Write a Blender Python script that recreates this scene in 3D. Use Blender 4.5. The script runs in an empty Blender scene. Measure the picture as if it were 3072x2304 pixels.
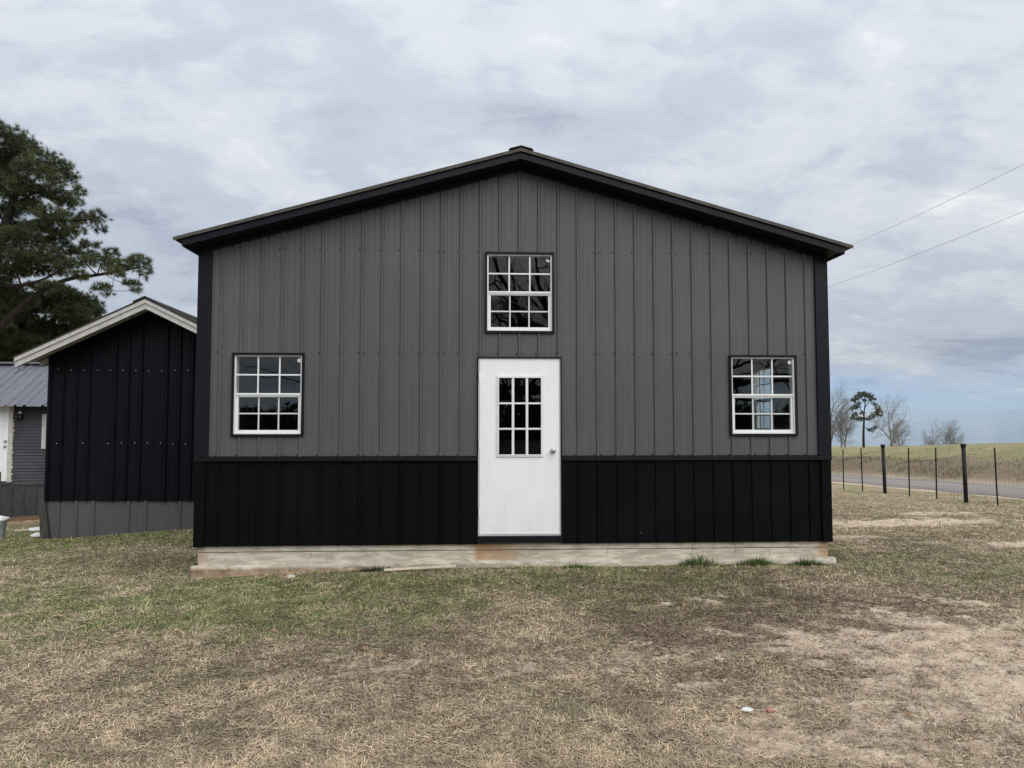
import bpy, math, random
import numpy as np
from mathutils import Vector

# ------------------------------------------------------------------ camera, sky, sun, exposure
scene = bpy.context.scene
COL = scene.collection
R = math.radians

cam_d = bpy.data.cameras.new('camera')
cam = bpy.data.objects.new('camera', cam_d)
COL.objects.link(cam)
cam_d.sensor_fit = 'HORIZONTAL'
cam_d.sensor_width = 36.0
cam_d.lens = 2130 / 3072 * 36.0
cam_d.clip_start = 0.05
cam_d.clip_end = 3000
cam.location = (-0.490, -8.185, 1.392)
cam.rotation_euler = (R(90 + 3.004), 0, R(-2.813))
scene.camera = cam
scene.render.resolution_x = 1024
scene.render.resolution_y = 768

SUN_EL, SUN_AZ = R(39), R(154)          # azimuth clockwise from +Y: behind the camera, a little to the right
sun_d = bpy.data.lights.new('sun', 'SUN')
sun_d.energy = 1.5
sun_d.angle = R(60)
sun_d.color = (1.0, 0.96, 0.90)
sun = bpy.data.objects.new('sun', sun_d)
COL.objects.link(sun)
sv = Vector((math.sin(SUN_AZ) * math.cos(SUN_EL), math.cos(SUN_AZ) * math.cos(SUN_EL), math.sin(SUN_EL)))
sun.rotation_euler = sv.to_track_quat('Z', 'Y').to_euler()
sun.location = sv * 60

world = bpy.data.worlds.new('World')
scene.world = world
world.use_nodes = True
wn, wl = world.node_tree.nodes, world.node_tree.links
wn.clear()


def WN(t, **k):
    n = wn.new(t)
    for a, b in k.items():
        setattr(n, a, b)
    return n


def wmath(op, a, b=None, c=None, clamp=False):
    n = WN('ShaderNodeMath', operation=op)
    n.use_clamp = clamp
    for i, v in enumerate((a, b, c)):
        if v is None:
            continue
        if isinstance(v, (int, float)):
            n.inputs[i].default_value = v
        else:
            wl.new(v, n.inputs[i])
    return n.outputs[0]


w_out = WN('ShaderNodeOutputWorld')
w_bg = WN('ShaderNodeBackground')
w_tc = WN('ShaderNodeTexCoord')
w_sep = WN('ShaderNodeSeparateXYZ')
wl.new(w_tc.outputs['Generated'], w_sep.inputs[0])
zc = wmath('MAXIMUM', w_sep.outputs[2], 0.0)
den = wmath('ADD', zc, 0.26)
w_comb = WN('ShaderNodeCombineXYZ')
wl.new(wmath('DIVIDE', w_sep.outputs[0], den), w_comb.inputs[0])
wl.new(wmath('DIVIDE', w_sep.outputs[1], den), w_comb.inputs[1])


def wnoise(scale, detail, rough, dist, loc, sc=(1, 1, 1)):
    mp = WN('ShaderNodeMapping')
    mp.inputs['Location'].default_value = loc
    mp.inputs['Scale'].default_value = sc
    wl.new(w_comb.outputs[0], mp.inputs[0])
    n = WN('ShaderNodeTexNoise')
    n.inputs['Scale'].default_value = scale
    n.inputs['Detail'].default_value = detail
    n.inputs['Roughness'].default_value = rough
    n.inputs['Distortion'].default_value = dist
    wl.new(mp.outputs[0], n.inputs['Vector'])
    return n.outputs[0]


n_big = wnoise(0.85, 3, 0.5, 0.3, (3.1, 7.4, 0))
n_mid = wnoise(2.3, 8, 0.56, 0.45, (11.3, 2.2, 0), (0.85, 1.1, 1))
n_fine = wnoise(9.0, 8, 0.62, 0.6, (1.3, 9.2, 0), (0.85, 1.1, 1))
dens = wmath('ADD', wmath('ADD', wmath('MULTIPLY', n_big, 0.34), wmath('MULTIPLY', n_mid, 0.46)), wmath('MULTIPLY', n_fine, 0.20))
ramp = WN('ShaderNodeValToRGB')
cr = ramp.color_ramp
cr.interpolation = 'EASE'
cr.elements[0].position = 0.36
cr.elements[0].color = (0.40, 0.455, 0.545, 1)
cr.elements[1].position = 0.65
cr.elements[1].color = (0.96, 0.965, 0.975, 1)
e = cr.elements.new(0.47); e.color = (0.565, 0.62, 0.70, 1)
e = cr.elements.new(0.55); e.color = (0.70, 0.74, 0.795, 1)
wl.new(dens, ramp.inputs[0])
# an overcast deck is brighter towards the zenith
grad = wmath('ADD', wmath('MULTIPLY', zc, 0.42), 0.585)
w_scale = WN('ShaderNodeVectorMath', operation='SCALE')
wl.new(ramp.outputs[0], w_scale.inputs[0])
wl.new(grad, w_scale.inputs['Scale'])
# clear air below the deck, seen all round the horizon
sky = WN('ShaderNodeTexSky', sky_type='NISHITA')
sky.sun_disc = False
sky.sun_elevation = SUN_EL
sky.sun_rotation = SUN_AZ
sky.air_density = 1.0
sky.dust_density = 0.3
sky.ozone_density = 2.0
w_sk = WN('ShaderNodeVectorMath', operation='MULTIPLY')
w_sk.inputs[1].default_value = (0.041, 0.060, 0.106)
wl.new(sky.outputs[0], w_sk.inputs[0])
edge = wmath('ADD', zc, wmath('MULTIPLY', wmath('SUBTRACT', n_mid, 0.5), 0.07))
mr = WN('ShaderNodeMapRange', interpolation_type='SMOOTHSTEP')
mr.inputs['From Min'].default_value = 0.0
mr.inputs['From Max'].default_value = 0.085
mr.inputs['To Min'].default_value = 0.34
mr.inputs['To Max'].default_value = 0.97
wl.new(edge, mr.inputs['Value'])
w_mix = WN('ShaderNodeMix', data_type='RGBA')
wl.new(mr.outputs[0], w_mix.inputs['Factor'])
wl.new(w_sk.outputs[0], w_mix.inputs['A'])
wl.new(w_scale.outputs[0], w_mix.inputs['B'])
wl.new(w_mix.outputs['Result'], w_bg.inputs['Color'])
w_bg.inputs['Strength'].default_value = 1.0
wl.new(w_bg.outputs[0], w_out.inputs['Surface'])

scene.view_settings.view_transform = 'Standard'
scene.view_settings.look = 'None'
scene.view_settings.exposure = 0.5
scene.view_settings.gamma = 1.0
scene.view_settings.use_curve_mapping = False

rnd = random.Random(7)
rng = np.random.default_rng(11)


# ------------------------------------------------------------------ materials
def new_mat(name):
    m = bpy.data.materials.new(name)
    m.use_nodes = True
    nt = m.node_tree
    nt.nodes.clear()
    out = nt.nodes.new('ShaderNodeOutputMaterial')
    b = nt.nodes.new('ShaderNodeBsdfPrincipled')
    nt.links.new(b.outputs[0], out.inputs[0])
    return m, nt, b


class G:
    """small node-graph helper"""
    def __init__(s, nt):
        s.nt = nt
        s.n = nt.nodes
        s.l = nt.links

    def node(s, t, **k):
        n = s.n.new(t)
        for a, b in k.items():
            setattr(n, a, b)
        return n

    def put(s, sock, v):
        if isinstance(v, bpy.types.NodeSocket):
            s.l.new(v, sock)
        else:
            if isinstance(v, (tuple, list)) and len(v) == 3 and sock.type == 'RGBA':
                v = tuple(v) + (1,)
            sock.default_value = v

    def math(s, op, a, b=0.0, clamp=False):
        n = s.node('ShaderNodeMath', operation=op)
        n.use_clamp = clamp
        s.put(n.inputs[0], a)
        s.put(n.inputs[1], b)
        return n.outputs[0]

    def coord(s, scale=(1, 1, 1), loc=(0, 0, 0), which='Object', rot=(0, 0, 0)):
        tc = s.node('ShaderNodeTexCoord')
        mp = s.node('ShaderNodeMapping')
        mp.inputs['Scale'].default_value = scale
        mp.inputs['Location'].default_value = loc
        mp.inputs['Rotation'].default_value = rot
        s.l.new(tc.outputs[which], mp.inputs[0])
        return mp.outputs[0]

    def pos(s):
        return s.node('ShaderNodeNewGeometry').outputs['Position']

    def noise(s, vec, scale, detail=4, rough=0.55, dist=0.0):
        n = s.node('ShaderNodeTexNoise')
        s.l.new(vec, n.inputs['Vector'])
        n.inputs['Scale'].default_value = scale
        n.inputs['Detail'].default_value = detail
        n.inputs['Roughness'].default_value = rough
        n.inputs['Distortion'].default_value = dist
        return n.outputs[0]

    def ramp(s, v, lo, hi, a=0.0, b=1.0, smooth=True):
        n = s.node('ShaderNodeMapRange', interpolation_type='SMOOTHSTEP' if smooth else 'LINEAR')
        n.clamp = True if not smooth else n.clamp
        s.put(n.inputs['Value'], v)
        n.inputs['From Min'].default_value = lo
        n.inputs['From Max'].default_value = hi
        n.inputs['To Min'].default_value = a
        n.inputs['To Max'].default_value = b
        return n.outputs[0]

    def mix(s, f, a, b):
        n = s.node('ShaderNodeMix', data_type='RGBA')
        s.put(n.inputs['Factor'], f)
        s.put(n.inputs['A'], a)
        s.put(n.inputs['B'], b)
        return n.outputs['Result']

    def bump(s, h, strength, dist, b):
        n = s.node('ShaderNodeBump')
        n.inputs['Strength'].default_value = strength
        n.inputs['Distance'].default_value = dist
        s.l.new(h, n.inputs['Height'])
        s.l.new(n.outputs[0], b.inputs['Normal'])


def scal(c, k):
    return tuple(x * k for x in c[:3])


def simple(name, c, rough=0.6, var=0.15, scale=8.0, spec=0.5, metal=0.0, bump=0.0, stretch=(1, 1, 1), bd=0.01):
    m, nt, b = new_mat(name)
    g = G(nt)
    v = g.coord(stretch)
    n = g.noise(v, scale, 5, 0.6)
    g.put(b.inputs['Base Color'], g.mix(g.ramp(n, 0.3, 0.7), scal(c, 1 - var), scal(c, 1 + var)))
    b.inputs['Roughness'].default_value = rough
    b.inputs['Metallic'].default_value = metal
    b.inputs['Specular IOR Level'].default_value = spec
    if bump:
        g.bump(g.noise(v, scale * 3, 5, 0.6), bump, bd, b)
    return m


def painted_panel(name, c, rough, spec, stain, chips=0.62, dust=(0.22, 0.21, 0.19), dustamt=0.10):
    """painted steel sheet: faint vertical streaks, oil-canning, chips, drip stains under the eave"""
    m, nt, b = new_mat(name)
    g = G(nt)
    p = g.pos()
    mp = g.node('ShaderNodeMapping')
    mp.inputs['Scale'].default_value = (9, 9, 0.5)
    g.l.new(p, mp.inputs[0])
    streak = g.noise(mp.outputs[0], 2.0, 5, 0.6)
    col = g.mix(g.ramp(streak, 0.3, 0.7), scal(c, 0.95), scal(c, 1.05))
    blot = g.noise(p, 1.1, 4, 0.6)
    col = g.mix(g.math('MULTIPLY', g.ramp(blot, 0.45, 0.75), dustamt), col, dust)
    fine = g.noise(p, 60, 3, 0.6)
    col = g.mix(g.math('MULTIPLY', g.ramp(fine, 0.35, 0.7), 0.10), col, scal(c, 1.5))
    mc = g.node('ShaderNodeMapping')
    mc.inputs['Scale'].default_value = (1.6, 1.6, 0.8)
    g.l.new(p, mc.inputs[0])
    chip = g.noise(mc.outputs[0], 19, 1, 0.4)
    col = g.mix(g.math('MULTIPLY', g.ramp(chip, chips + 0.245, chips + 0.26), 0.45), col, (0.40, 0.40, 0.38))
    if stain:
        sp = g.node('ShaderNodeSeparateXYZ')
        g.l.new(p, sp.inputs[0])
        h = g.math('SUBTRACT', g.math('SUBTRACT', 4.392, g.math('MULTIPLY', g.math('ABSOLUTE', sp.outputs[0]), 0.28)), sp.outputs[2])
        m2 = g.node('ShaderNodeMapping')
        m2.inputs['Scale'].default_value = (1, 1, 0.03)
        g.l.new(p, m2.inputs[0])
        dn = g.noise(m2.outputs[0], 34, 3, 0.7)
        lim = g.ramp(dn, 0.42, 0.78, 0.012, 0.16, smooth=False)
        mask = g.ramp(g.math('SUBTRACT', lim, h), -0.03, 0.012)
        col = g.mix(g.math('MULTIPLY', mask, 0.8), col, (0.012, 0.012, 0.013))
        lowd = g.ramp(sp.outputs[2], 0.0, 1.6, 0.09, 0.0)
        col = g.mix(g.math('MULTIPLY', lowd, g.ramp(blot, 0.3, 0.6)), col, dust)
    g.put(b.inputs['Base Color'], col)
    b.inputs['Roughness'].default_value = rough
    g.put(b.inputs['Roughness'], g.ramp(streak, 0.2, 0.8, rough - 0.06, rough + 0.08))
    b.inputs['Specular IOR Level'].default_value = spec
    oil = g.node('ShaderNodeMapping')
    oil.inputs['Scale'].default_value = (1, 1, 0.45)
    g.l.new(p, oil.inputs[0])
    g.bump(g.noise(oil.outputs[0], 3.5, 3, 0.5), 0.35, 0.006, b)
    return m


M = {}
M['gray_panel'] = painted_panel('gray_panel_paint', (0.0855, 0.0858, 0.0865), 0.48, 0.35, True)
M['black_panel'] = painted_panel('black_panel_paint', (0.0040, 0.0040, 0.0045), 0.5, 0.07, False, 0.60, (0.03, 0.03, 0.03), 0.08)
M['shed_panel'] = painted_panel('shed_black_paint', (0.0042, 0.0046, 0.0078), 0.40, 0.13, False, 0.61, (0.03, 0.03, 0.035), 0.1)
M['trim_black'] = painted_panel('trim_black_paint', (0.0080, 0.0090, 0.0135), 0.42, 0.16, False, 0.66, (0.03, 0.03, 0.035), 0.08)
M['skirt'] = painted_panel('skirt_gray_paint', (0.088, 0.088, 0.090), 0.55, 0.3, False, 0.64, (0.2, 0.17, 0.12), 0.12)
M['belt'] = simple('belt_black', (0.0065, 0.0065, 0.007), 0.5, 0.2, 10, 0.1)
M['roof_edge'] = simple('roof_edge_weathered', (0.075, 0.070, 0.058), 0.6, 0.3, 9, 0.3)
M['roof_black'] = simple('roof_sheet_paint', (0.030, 0.028, 0.025), 0.5, 0.3, 20, 0.4)
M['soffit'] = simple('soffit_black', (0.006, 0.006, 0.007), 0.6, 0.2, 10, 0.3)
M['screw'] = simple('screw_dark', (0.018, 0.018, 0.018), 0.5)
M['screw_zinc'] = simple('screw_zinc', (0.55, 0.55, 0.52), 0.4)
M['vinyl'] = simple('white_vinyl', (0.80, 0.81, 0.81), 0.35, 0.03, 5)
M['vinyl_shaded'] = simple('shaded_white_vinyl', (0.66, 0.67, 0.67), 0.4, 0.04, 5)  # lower bars' vinyl grayed, their shade behind glass put into the colour
M['interior'] = simple('interior_liner', (0.055, 0.053, 0.05), 0.9, 0.25, 3)
M['interior_floor'] = simple('interior_concrete', (0.09, 0.085, 0.08), 0.7, 0.2, 3)
M['sticker'] = simple('paper_sticker', (0.8, 0.8, 0.8), 0.6, 0.05)
M['steel'] = simple('brushed_steel', (0.55, 0.53, 0.50), 0.28, 0.1, 20, 0.5, 1.0)
M['galv'] = simple('galvanised_wire', (0.16, 0.165, 0.17), 0.5, 0.1, 20)
M['cable'] = simple('cable_gray', (0.30, 0.33, 0.37), 0.6, 0.05)
M['post_black'] = simple('post_black_paint', (0.011, 0.011, 0.012), 0.55, 0.3, 30, 0.3, bump=0.2)
M['wood_brown'] = simple('brown_timber', (0.20, 0.125, 0.075), 0.8, 0.3, 6, 0.2, stretch=(1, 1, 8), bump=0.3)
M['wood_pale'] = simple('pale_timber', (0.66, 0.57, 0.44), 0.8, 0.2, 6, 0.2, stretch=(2, 8, 8), bump=0.3)
M['crack'] = simple('crack_dark', (0.09, 0.075, 0.06), 0.9, 0.2)
M['bucket'] = simple('gray_plastic', (0.30, 0.33, 0.34), 0.4, 0.08, 5)
M['bucket_label'] = simple('white_print', (0.66, 0.70, 0.74), 0.45, 0.08, 14)
M['white_cloth'] = simple('white_cloth', (0.80, 0.80, 0.80), 0.8, 0.05, 6, 0.2)
M['leaf'] = simple('dry_leaf', (0.30, 0.20, 0.11), 0.8, 0.3, 40, 0.2)
M['stone'] = simple('pale_stone', (0.55, 0.50, 0.42), 0.9, 0.2, 20, 0.2, bump=0.4)
M['red_plastic'] = simple('red_plastic', (0.52, 0.20, 0.18), 0.4, 0.2, 60)
M['twine'] = simple('twine', (0.55, 0.48, 0.36), 0.8, 0.1)
M['bark_pine'] = simple('pine_bark', (0.027, 0.023, 0.020), 0.95, 0.35, 6, 0.1, bump=0.6, bd=0.05)
M['bark_hazed'] = simple('hazed_gray_bark', (0.215, 0.195, 0.170), 0.95, 0.25, 6, 0.1, bump=0.5, bd=0.05)  # bark paled, distance haze of the far trees put into the colour
M['bark_oak'] = simple('oak_bark', (0.050, 0.043, 0.036), 0.95, 0.3, 6, 0.1, bump=0.5, bd=0.05)
M['pole_wood'] = simple('pole_timber', (0.13, 0.10, 0.075), 0.9, 0.3, 4, 0.2, stretch=(3, 3, 0.3))
M['house_roof'] = simple('gray_roof_sheet', (0.150, 0.154, 0.180), 0.5, 0.12, 6, 0.5, stretch=(1, 1, 3))
M['lamp_black'] = simple('lamp_black', (0.02, 0.02, 0.02), 0.4)


def mat_glass():
    m = bpy.data.materials.new('window_glass')
    m.use_nodes = True
    nt = m.node_tree
    nt.nodes.clear()
    g = G(nt)
    out = g.node('ShaderNodeOutputMaterial')
    tr = g.node('ShaderNodeBsdfTransparent')
    tr.inputs[0].default_value = (0.86, 0.88, 0.88, 1)
    gl = g.node('ShaderNodeBsdfGlossy')
    gl.inputs['Roughness'].default_value = 0.0
    gl.inputs['Color'].default_value = (1.0, 0.96, 0.90, 1)
    fr = g.node('ShaderNodeFresnel')
    gm = g.node('ShaderNodeNewGeometry')
    io = g.node('ShaderNodeMapRange')
    io.inputs['To Min'].default_value = 1.52
    io.inputs['To Max'].default_value = 1 / 1.52
    g.l.new(gm.outputs['Backfacing'], io.inputs['Value'])
    g.l.new(io.outputs[0], fr.inputs['IOR'])
    wv = g.noise(g.pos(), 3.0, 2, 0.5)
    bp = g.node('ShaderNodeBump')
    bp.inputs['Strength'].default_value = 0.06
    bp.inputs['Distance'].default_value = 0.01
    g.l.new(wv, bp.inputs['Height'])
    g.l.new(bp.outputs[0], gl.inputs['Normal'])
    mx = g.node('ShaderNodeMixShader')
    g.l.new(fr.outputs[0], mx.inputs[0])
    g.l.new(tr.outputs[0], mx.inputs[1])
    g.l.new(gl.outputs[0], mx.inputs[2])
    g.l.new(mx.outputs[0], out.inputs[0])
    return m


M['glass'] = mat_glass()


def mat_door():
    m, nt, b = new_mat('white_door_paint')
    g = G(nt)
    p = g.pos()
    mp = g.node('ShaderNodeMapping')
    mp.inputs['Scale'].default_value = (5, 5, 0.6)
    g.l.new(p, mp.inputs[0])
    st = g.noise(mp.outputs[0], 3, 5, 0.65)
    bl = g.noise(p, 5, 5, 0.6)
    col = g.mix(g.ramp(bl, 0.3, 0.7), (0.84, 0.86, 0.885), (0.88, 0.90, 0.925))
    col = g.mix(g.math('MULTIPLY', g.ramp(st, 0.52, 0.72), 0.10), col, (0.62, 0.62, 0.58))
    sp = g.node('ShaderNodeSeparateXYZ')
    g.l.new(p, sp.inputs[0])
    low = g.ramp(sp.outputs[2], 0.1, 0.75, 0.16, 0.0)
    col = g.mix(g.math('MULTIPLY', low, g.ramp(st, 0.35, 0.65)), col, (0.60, 0.58, 0.52))
    g.put(b.inputs['Base Color'], col)
    b.inputs['Roughness'].default_value = 0.42
    g.bump(bl, 0.2, 0.004, b)
    return m


M['door'] = mat_door()


def mat_concrete(name, footing):
    m, nt, b = new_mat(name)
    g = G(nt)
    p = g.pos()
    mp = g.node('ShaderNodeMapping')
    mp.inputs['Scale'].default_value = (0.9, 1, 5)
    g.l.new(p, mp.inputs[0])
    form = g.noise(mp.outputs[0], 4.0, 6, 0.65, 0.6)
    bl = g.noise(p, 2.2, 6, 0.65)
    fine = g.noise(p, 45, 5, 0.7)
    col = g.mix(g.ramp(form, 0.36, 0.64), (0.41, 0.365, 0.290), (0.66, 0.605, 0.505))
    col = g.mix(g.math('MULTIPLY', g.ramp(bl, 0.50, 0.72), 0.55), col, (0.33, 0.29, 0.225))
    col = g.mix(g.math('MULTIPLY', g.ramp(fine, 0.45, 0.75), 0.35), col, (0.62, 0.59, 0.54))
    sp = g.node('ShaderNodeSeparateXYZ')
    g.l.new(p, sp.inputs[0])
    x, z = sp.outputs[0], sp.outputs[2]
    orange = (0.42, 0.245, 0.115)
    if footing:
        # clay smeared over the lower, crumbling part towards the left
        wob = g.math('MULTIPLY', g.math('SUBTRACT', g.noise(p, 7, 6, 0.75), 0.5), 0.17)
        line = g.math('ADD', g.ramp(x, -3.6, 0.4, -0.238, -0.275, smooth=False), wob)
        mk = g.math('MULTIPLY', g.ramp(g.math('SUBTRACT', line, z), -0.004, 0.008), g.ramp(x, -0.6, 0.5, 1, 0.15))
        col = g.mix(g.math('MULTIPLY', mk, 0.9), col, g.mix(g.ramp(fine, 0.3, 0.7), (0.38, 0.26, 0.165), (0.60, 0.45, 0.32)))
        pit = g.noise(p, 26, 6, 0.75)
        col = g.mix(g.math('MULTIPLY', g.ramp(pit, 0.58, 0.68), 0.7), col, (0.10, 0.085, 0.065))
    else:
        st = g.math('MULTIPLY', g.ramp(x, -0.56, -0.47), g.ramp(x, -0.30, 0.10, 1, 0))
        st2 = g.ramp(x, 3.40, 3.62)
        st3 = g.ramp(x, -3.64, -3.45, 0.6, 0)
        s = g.math('MAXIMUM', g.math('MAXIMUM', st, st2), st3)
        n2 = g.noise(p, 6, 4, 0.6)
        col = g.mix(g.math('MULTIPLY', s, g.ramp(n2, 0.2, 0.65, 0.35, 0.9)), col, orange)
    g.put(b.inputs['Base Color'], col)
    b.inputs['Roughness'].default_value = 0.92
    b.inputs['Specular IOR Level'].default_value = 0.2
    g.bump(fine, 0.5, 0.006 if not footing else 0.02, b)
    return m


M['stem'] = mat_concrete('stem_wall_concrete', False)
M['footing'] = mat_concrete('footing_concrete', True)


def mat_weathered_white():
    m, nt, b = new_mat('weathered_white_paint')
    g = G(nt)
    v = g.coord((3, 3, 3))
    n = g.noise(v, 3, 6, 0.7)
    n2 = g.noise(g.coord((40, 4, 4)), 2, 6, 0.7)
    col = g.mix(g.ramp(n, 0.3, 0.7), (0.43, 0.42, 0.395), (0.56, 0.55, 0.525))
    col = g.mix(g.math('MULTIPLY', g.ramp(n2, 0.55, 0.7), 0.6), col, (0.30, 0.26, 0.21))
    g.put(b.inputs['Base Color'], col)
    b.inputs['Roughness'].default_value = 0.75
    g.bump(n2, 0.3, 0.006, b)
    return m


M['old_white'] = mat_weathered_white()


def mat_siding():
    m, nt, b = new_mat('peeling_gray_siding_paint')
    g = G(nt)
    p = g.pos()
    n = g.noise(p, 2.5, 5, 0.6)
    mp = g.node('ShaderNodeMapping')
    mp.inputs['Scale'].default_value = (2.2, 2, 14)
    g.l.new(p, mp.inputs[0])
    pe = g.noise(mp.outputs[0], 1.7, 5, 0.7)
    col = g.mix(g.ramp(n, 0.3, 0.7), (0.040, 0.043, 0.050), (0.062, 0.065, 0.074))
    col = g.mix(g.math('MULTIPLY', g.ramp(pe, 0.70, 0.73), 0.75), col, (0.42, 0.42, 0.42))
    g.put(b.inputs['Base Color'], col)
    b.inputs['Roughness'].default_value = 0.7
    return m


M['siding'] = mat_siding()


def mat_attr(name, attr, rough=0.9, spec=0.15, detail=True, transl=0.0, fs=55.0, amt=0.22, bumpd=0.02):
    m, nt, b = new_mat(name)
    g = G(nt)
    a = g.node('ShaderNodeAttribute')
    a.attribute_name = attr
    col = a.outputs['Color']
    if detail:
        p = g.pos()
        f = g.noise(p, fs, 6, 0.7)
        f2 = g.noise(p, fs / 6, 5, 0.65)
        k = g.math('MULTIPLY', g.ramp(f, 0.25, 0.75, 1 - amt, 1 + amt), g.ramp(f2, 0.25, 0.75, 1 - amt * 0.8, 1 + amt * 0.8))
        vm = g.node('ShaderNodeVectorMath', operation='SCALE')
        g.l.new(col, vm.inputs[0])
        g.l.new(k, vm.inputs['Scale'])
        col = vm.outputs[0]
        g.bump(f, 0.6, bumpd, b)
    g.put(b.inputs['Base Color'], col)
    b.inputs['Roughness'].default_value = rough
    b.inputs['Specular IOR Level'].default_value = spec
    return m


def mat_ground():
    m, nt, b = new_mat('soil_and_thatch')
    g = G(nt)
    a = g.node('ShaderNodeAttribute')
    a.attribute_name = 'tint'
    p = g.pos()
    f1 = g.noise(p, 95, 4, 0.7)
    f2 = g.noise(p, 24, 5, 0.7)
    f3 = g.noise(p, 7, 4, 0.65)
    k = g.math('MULTIPLY', g.ramp(f1, 0.25, 0.75, 0.45, 1.5), g.ramp(f2, 0.25, 0.75, 0.65, 1.3))
    vm = g.node('ShaderNodeVectorMath', operation='SCALE')
    g.l.new(a.outputs['Color'], vm.inputs[0])
    g.l.new(k, vm.inputs['Scale'])
    sand = g.mix(g.ramp(f3, 0.3, 0.7), (0.64, 0.490, 0.360), (0.92, 0.755, 0.560))
    sand = g.mix(g.ramp(f1, 0.52, 0.72, 0.0, 0.55), sand, (0.33, 0.245, 0.175))
    raw = g.math('ADD', a.outputs['Alpha'], g.math('ADD', g.math('MULTIPLY', g.math('SUBTRACT', f2, 0.5), 1.7), g.math('MULTIPLY', g.math('SUBTRACT', f1, 0.5), 0.8)))
    col = g.mix(g.ramp(raw, 0.24, 0.52), vm.outputs[0], sand)
    g.put(b.inputs['Base Color'], col)
    b.inputs['Roughness'].default_value = 0.95
    b.inputs['Specular IOR Level'].default_value = 0.1
    g.bump(g.math('ADD', f1, g.math('MULTIPLY', f2, 2.0)), 0.8, 0.02, b)
    return m


M['ground'] = mat_ground()
M['blade'] = mat_attr('grass_blade', 'tint', 0.75, 0.25, False)
M['needle'] = mat_attr('pine_needles', 'tint', 0.7, 0.25, False)


def mat_road():
    m, nt, b = new_mat('gravel_asphalt')
    g = G(nt)
    p = g.pos()
    n = g.noise(p, 30, 5, 0.7)
    mp = g.node('ShaderNodeMapping')
    mp.inputs['Scale'].default_value = (1.2, 0.08, 1)
    g.l.new(p, mp.inputs[0])
    w = g.noise(mp.outputs[0], 1.4, 4, 0.6)
    col = g.mix(g.ramp(w, 0.35, 0.65), (0.215, 0.190, 0.175), (0.330, 0.295, 0.268))
    col = g.mix(g.math('MULTIPLY', g.ramp(n, 0.4, 0.7), 0.4), col, (0.40, 0.36, 0.325))
    g.put(b.inputs['Base Color'], col)
    b.inputs['Roughness'].default_value = 0.9
    b.inputs['Specular IOR Level'].default_value = 0.05
    g.bump(n, 0.5, 0.01, b)
    return m


M['road'] = mat_road()


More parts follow.
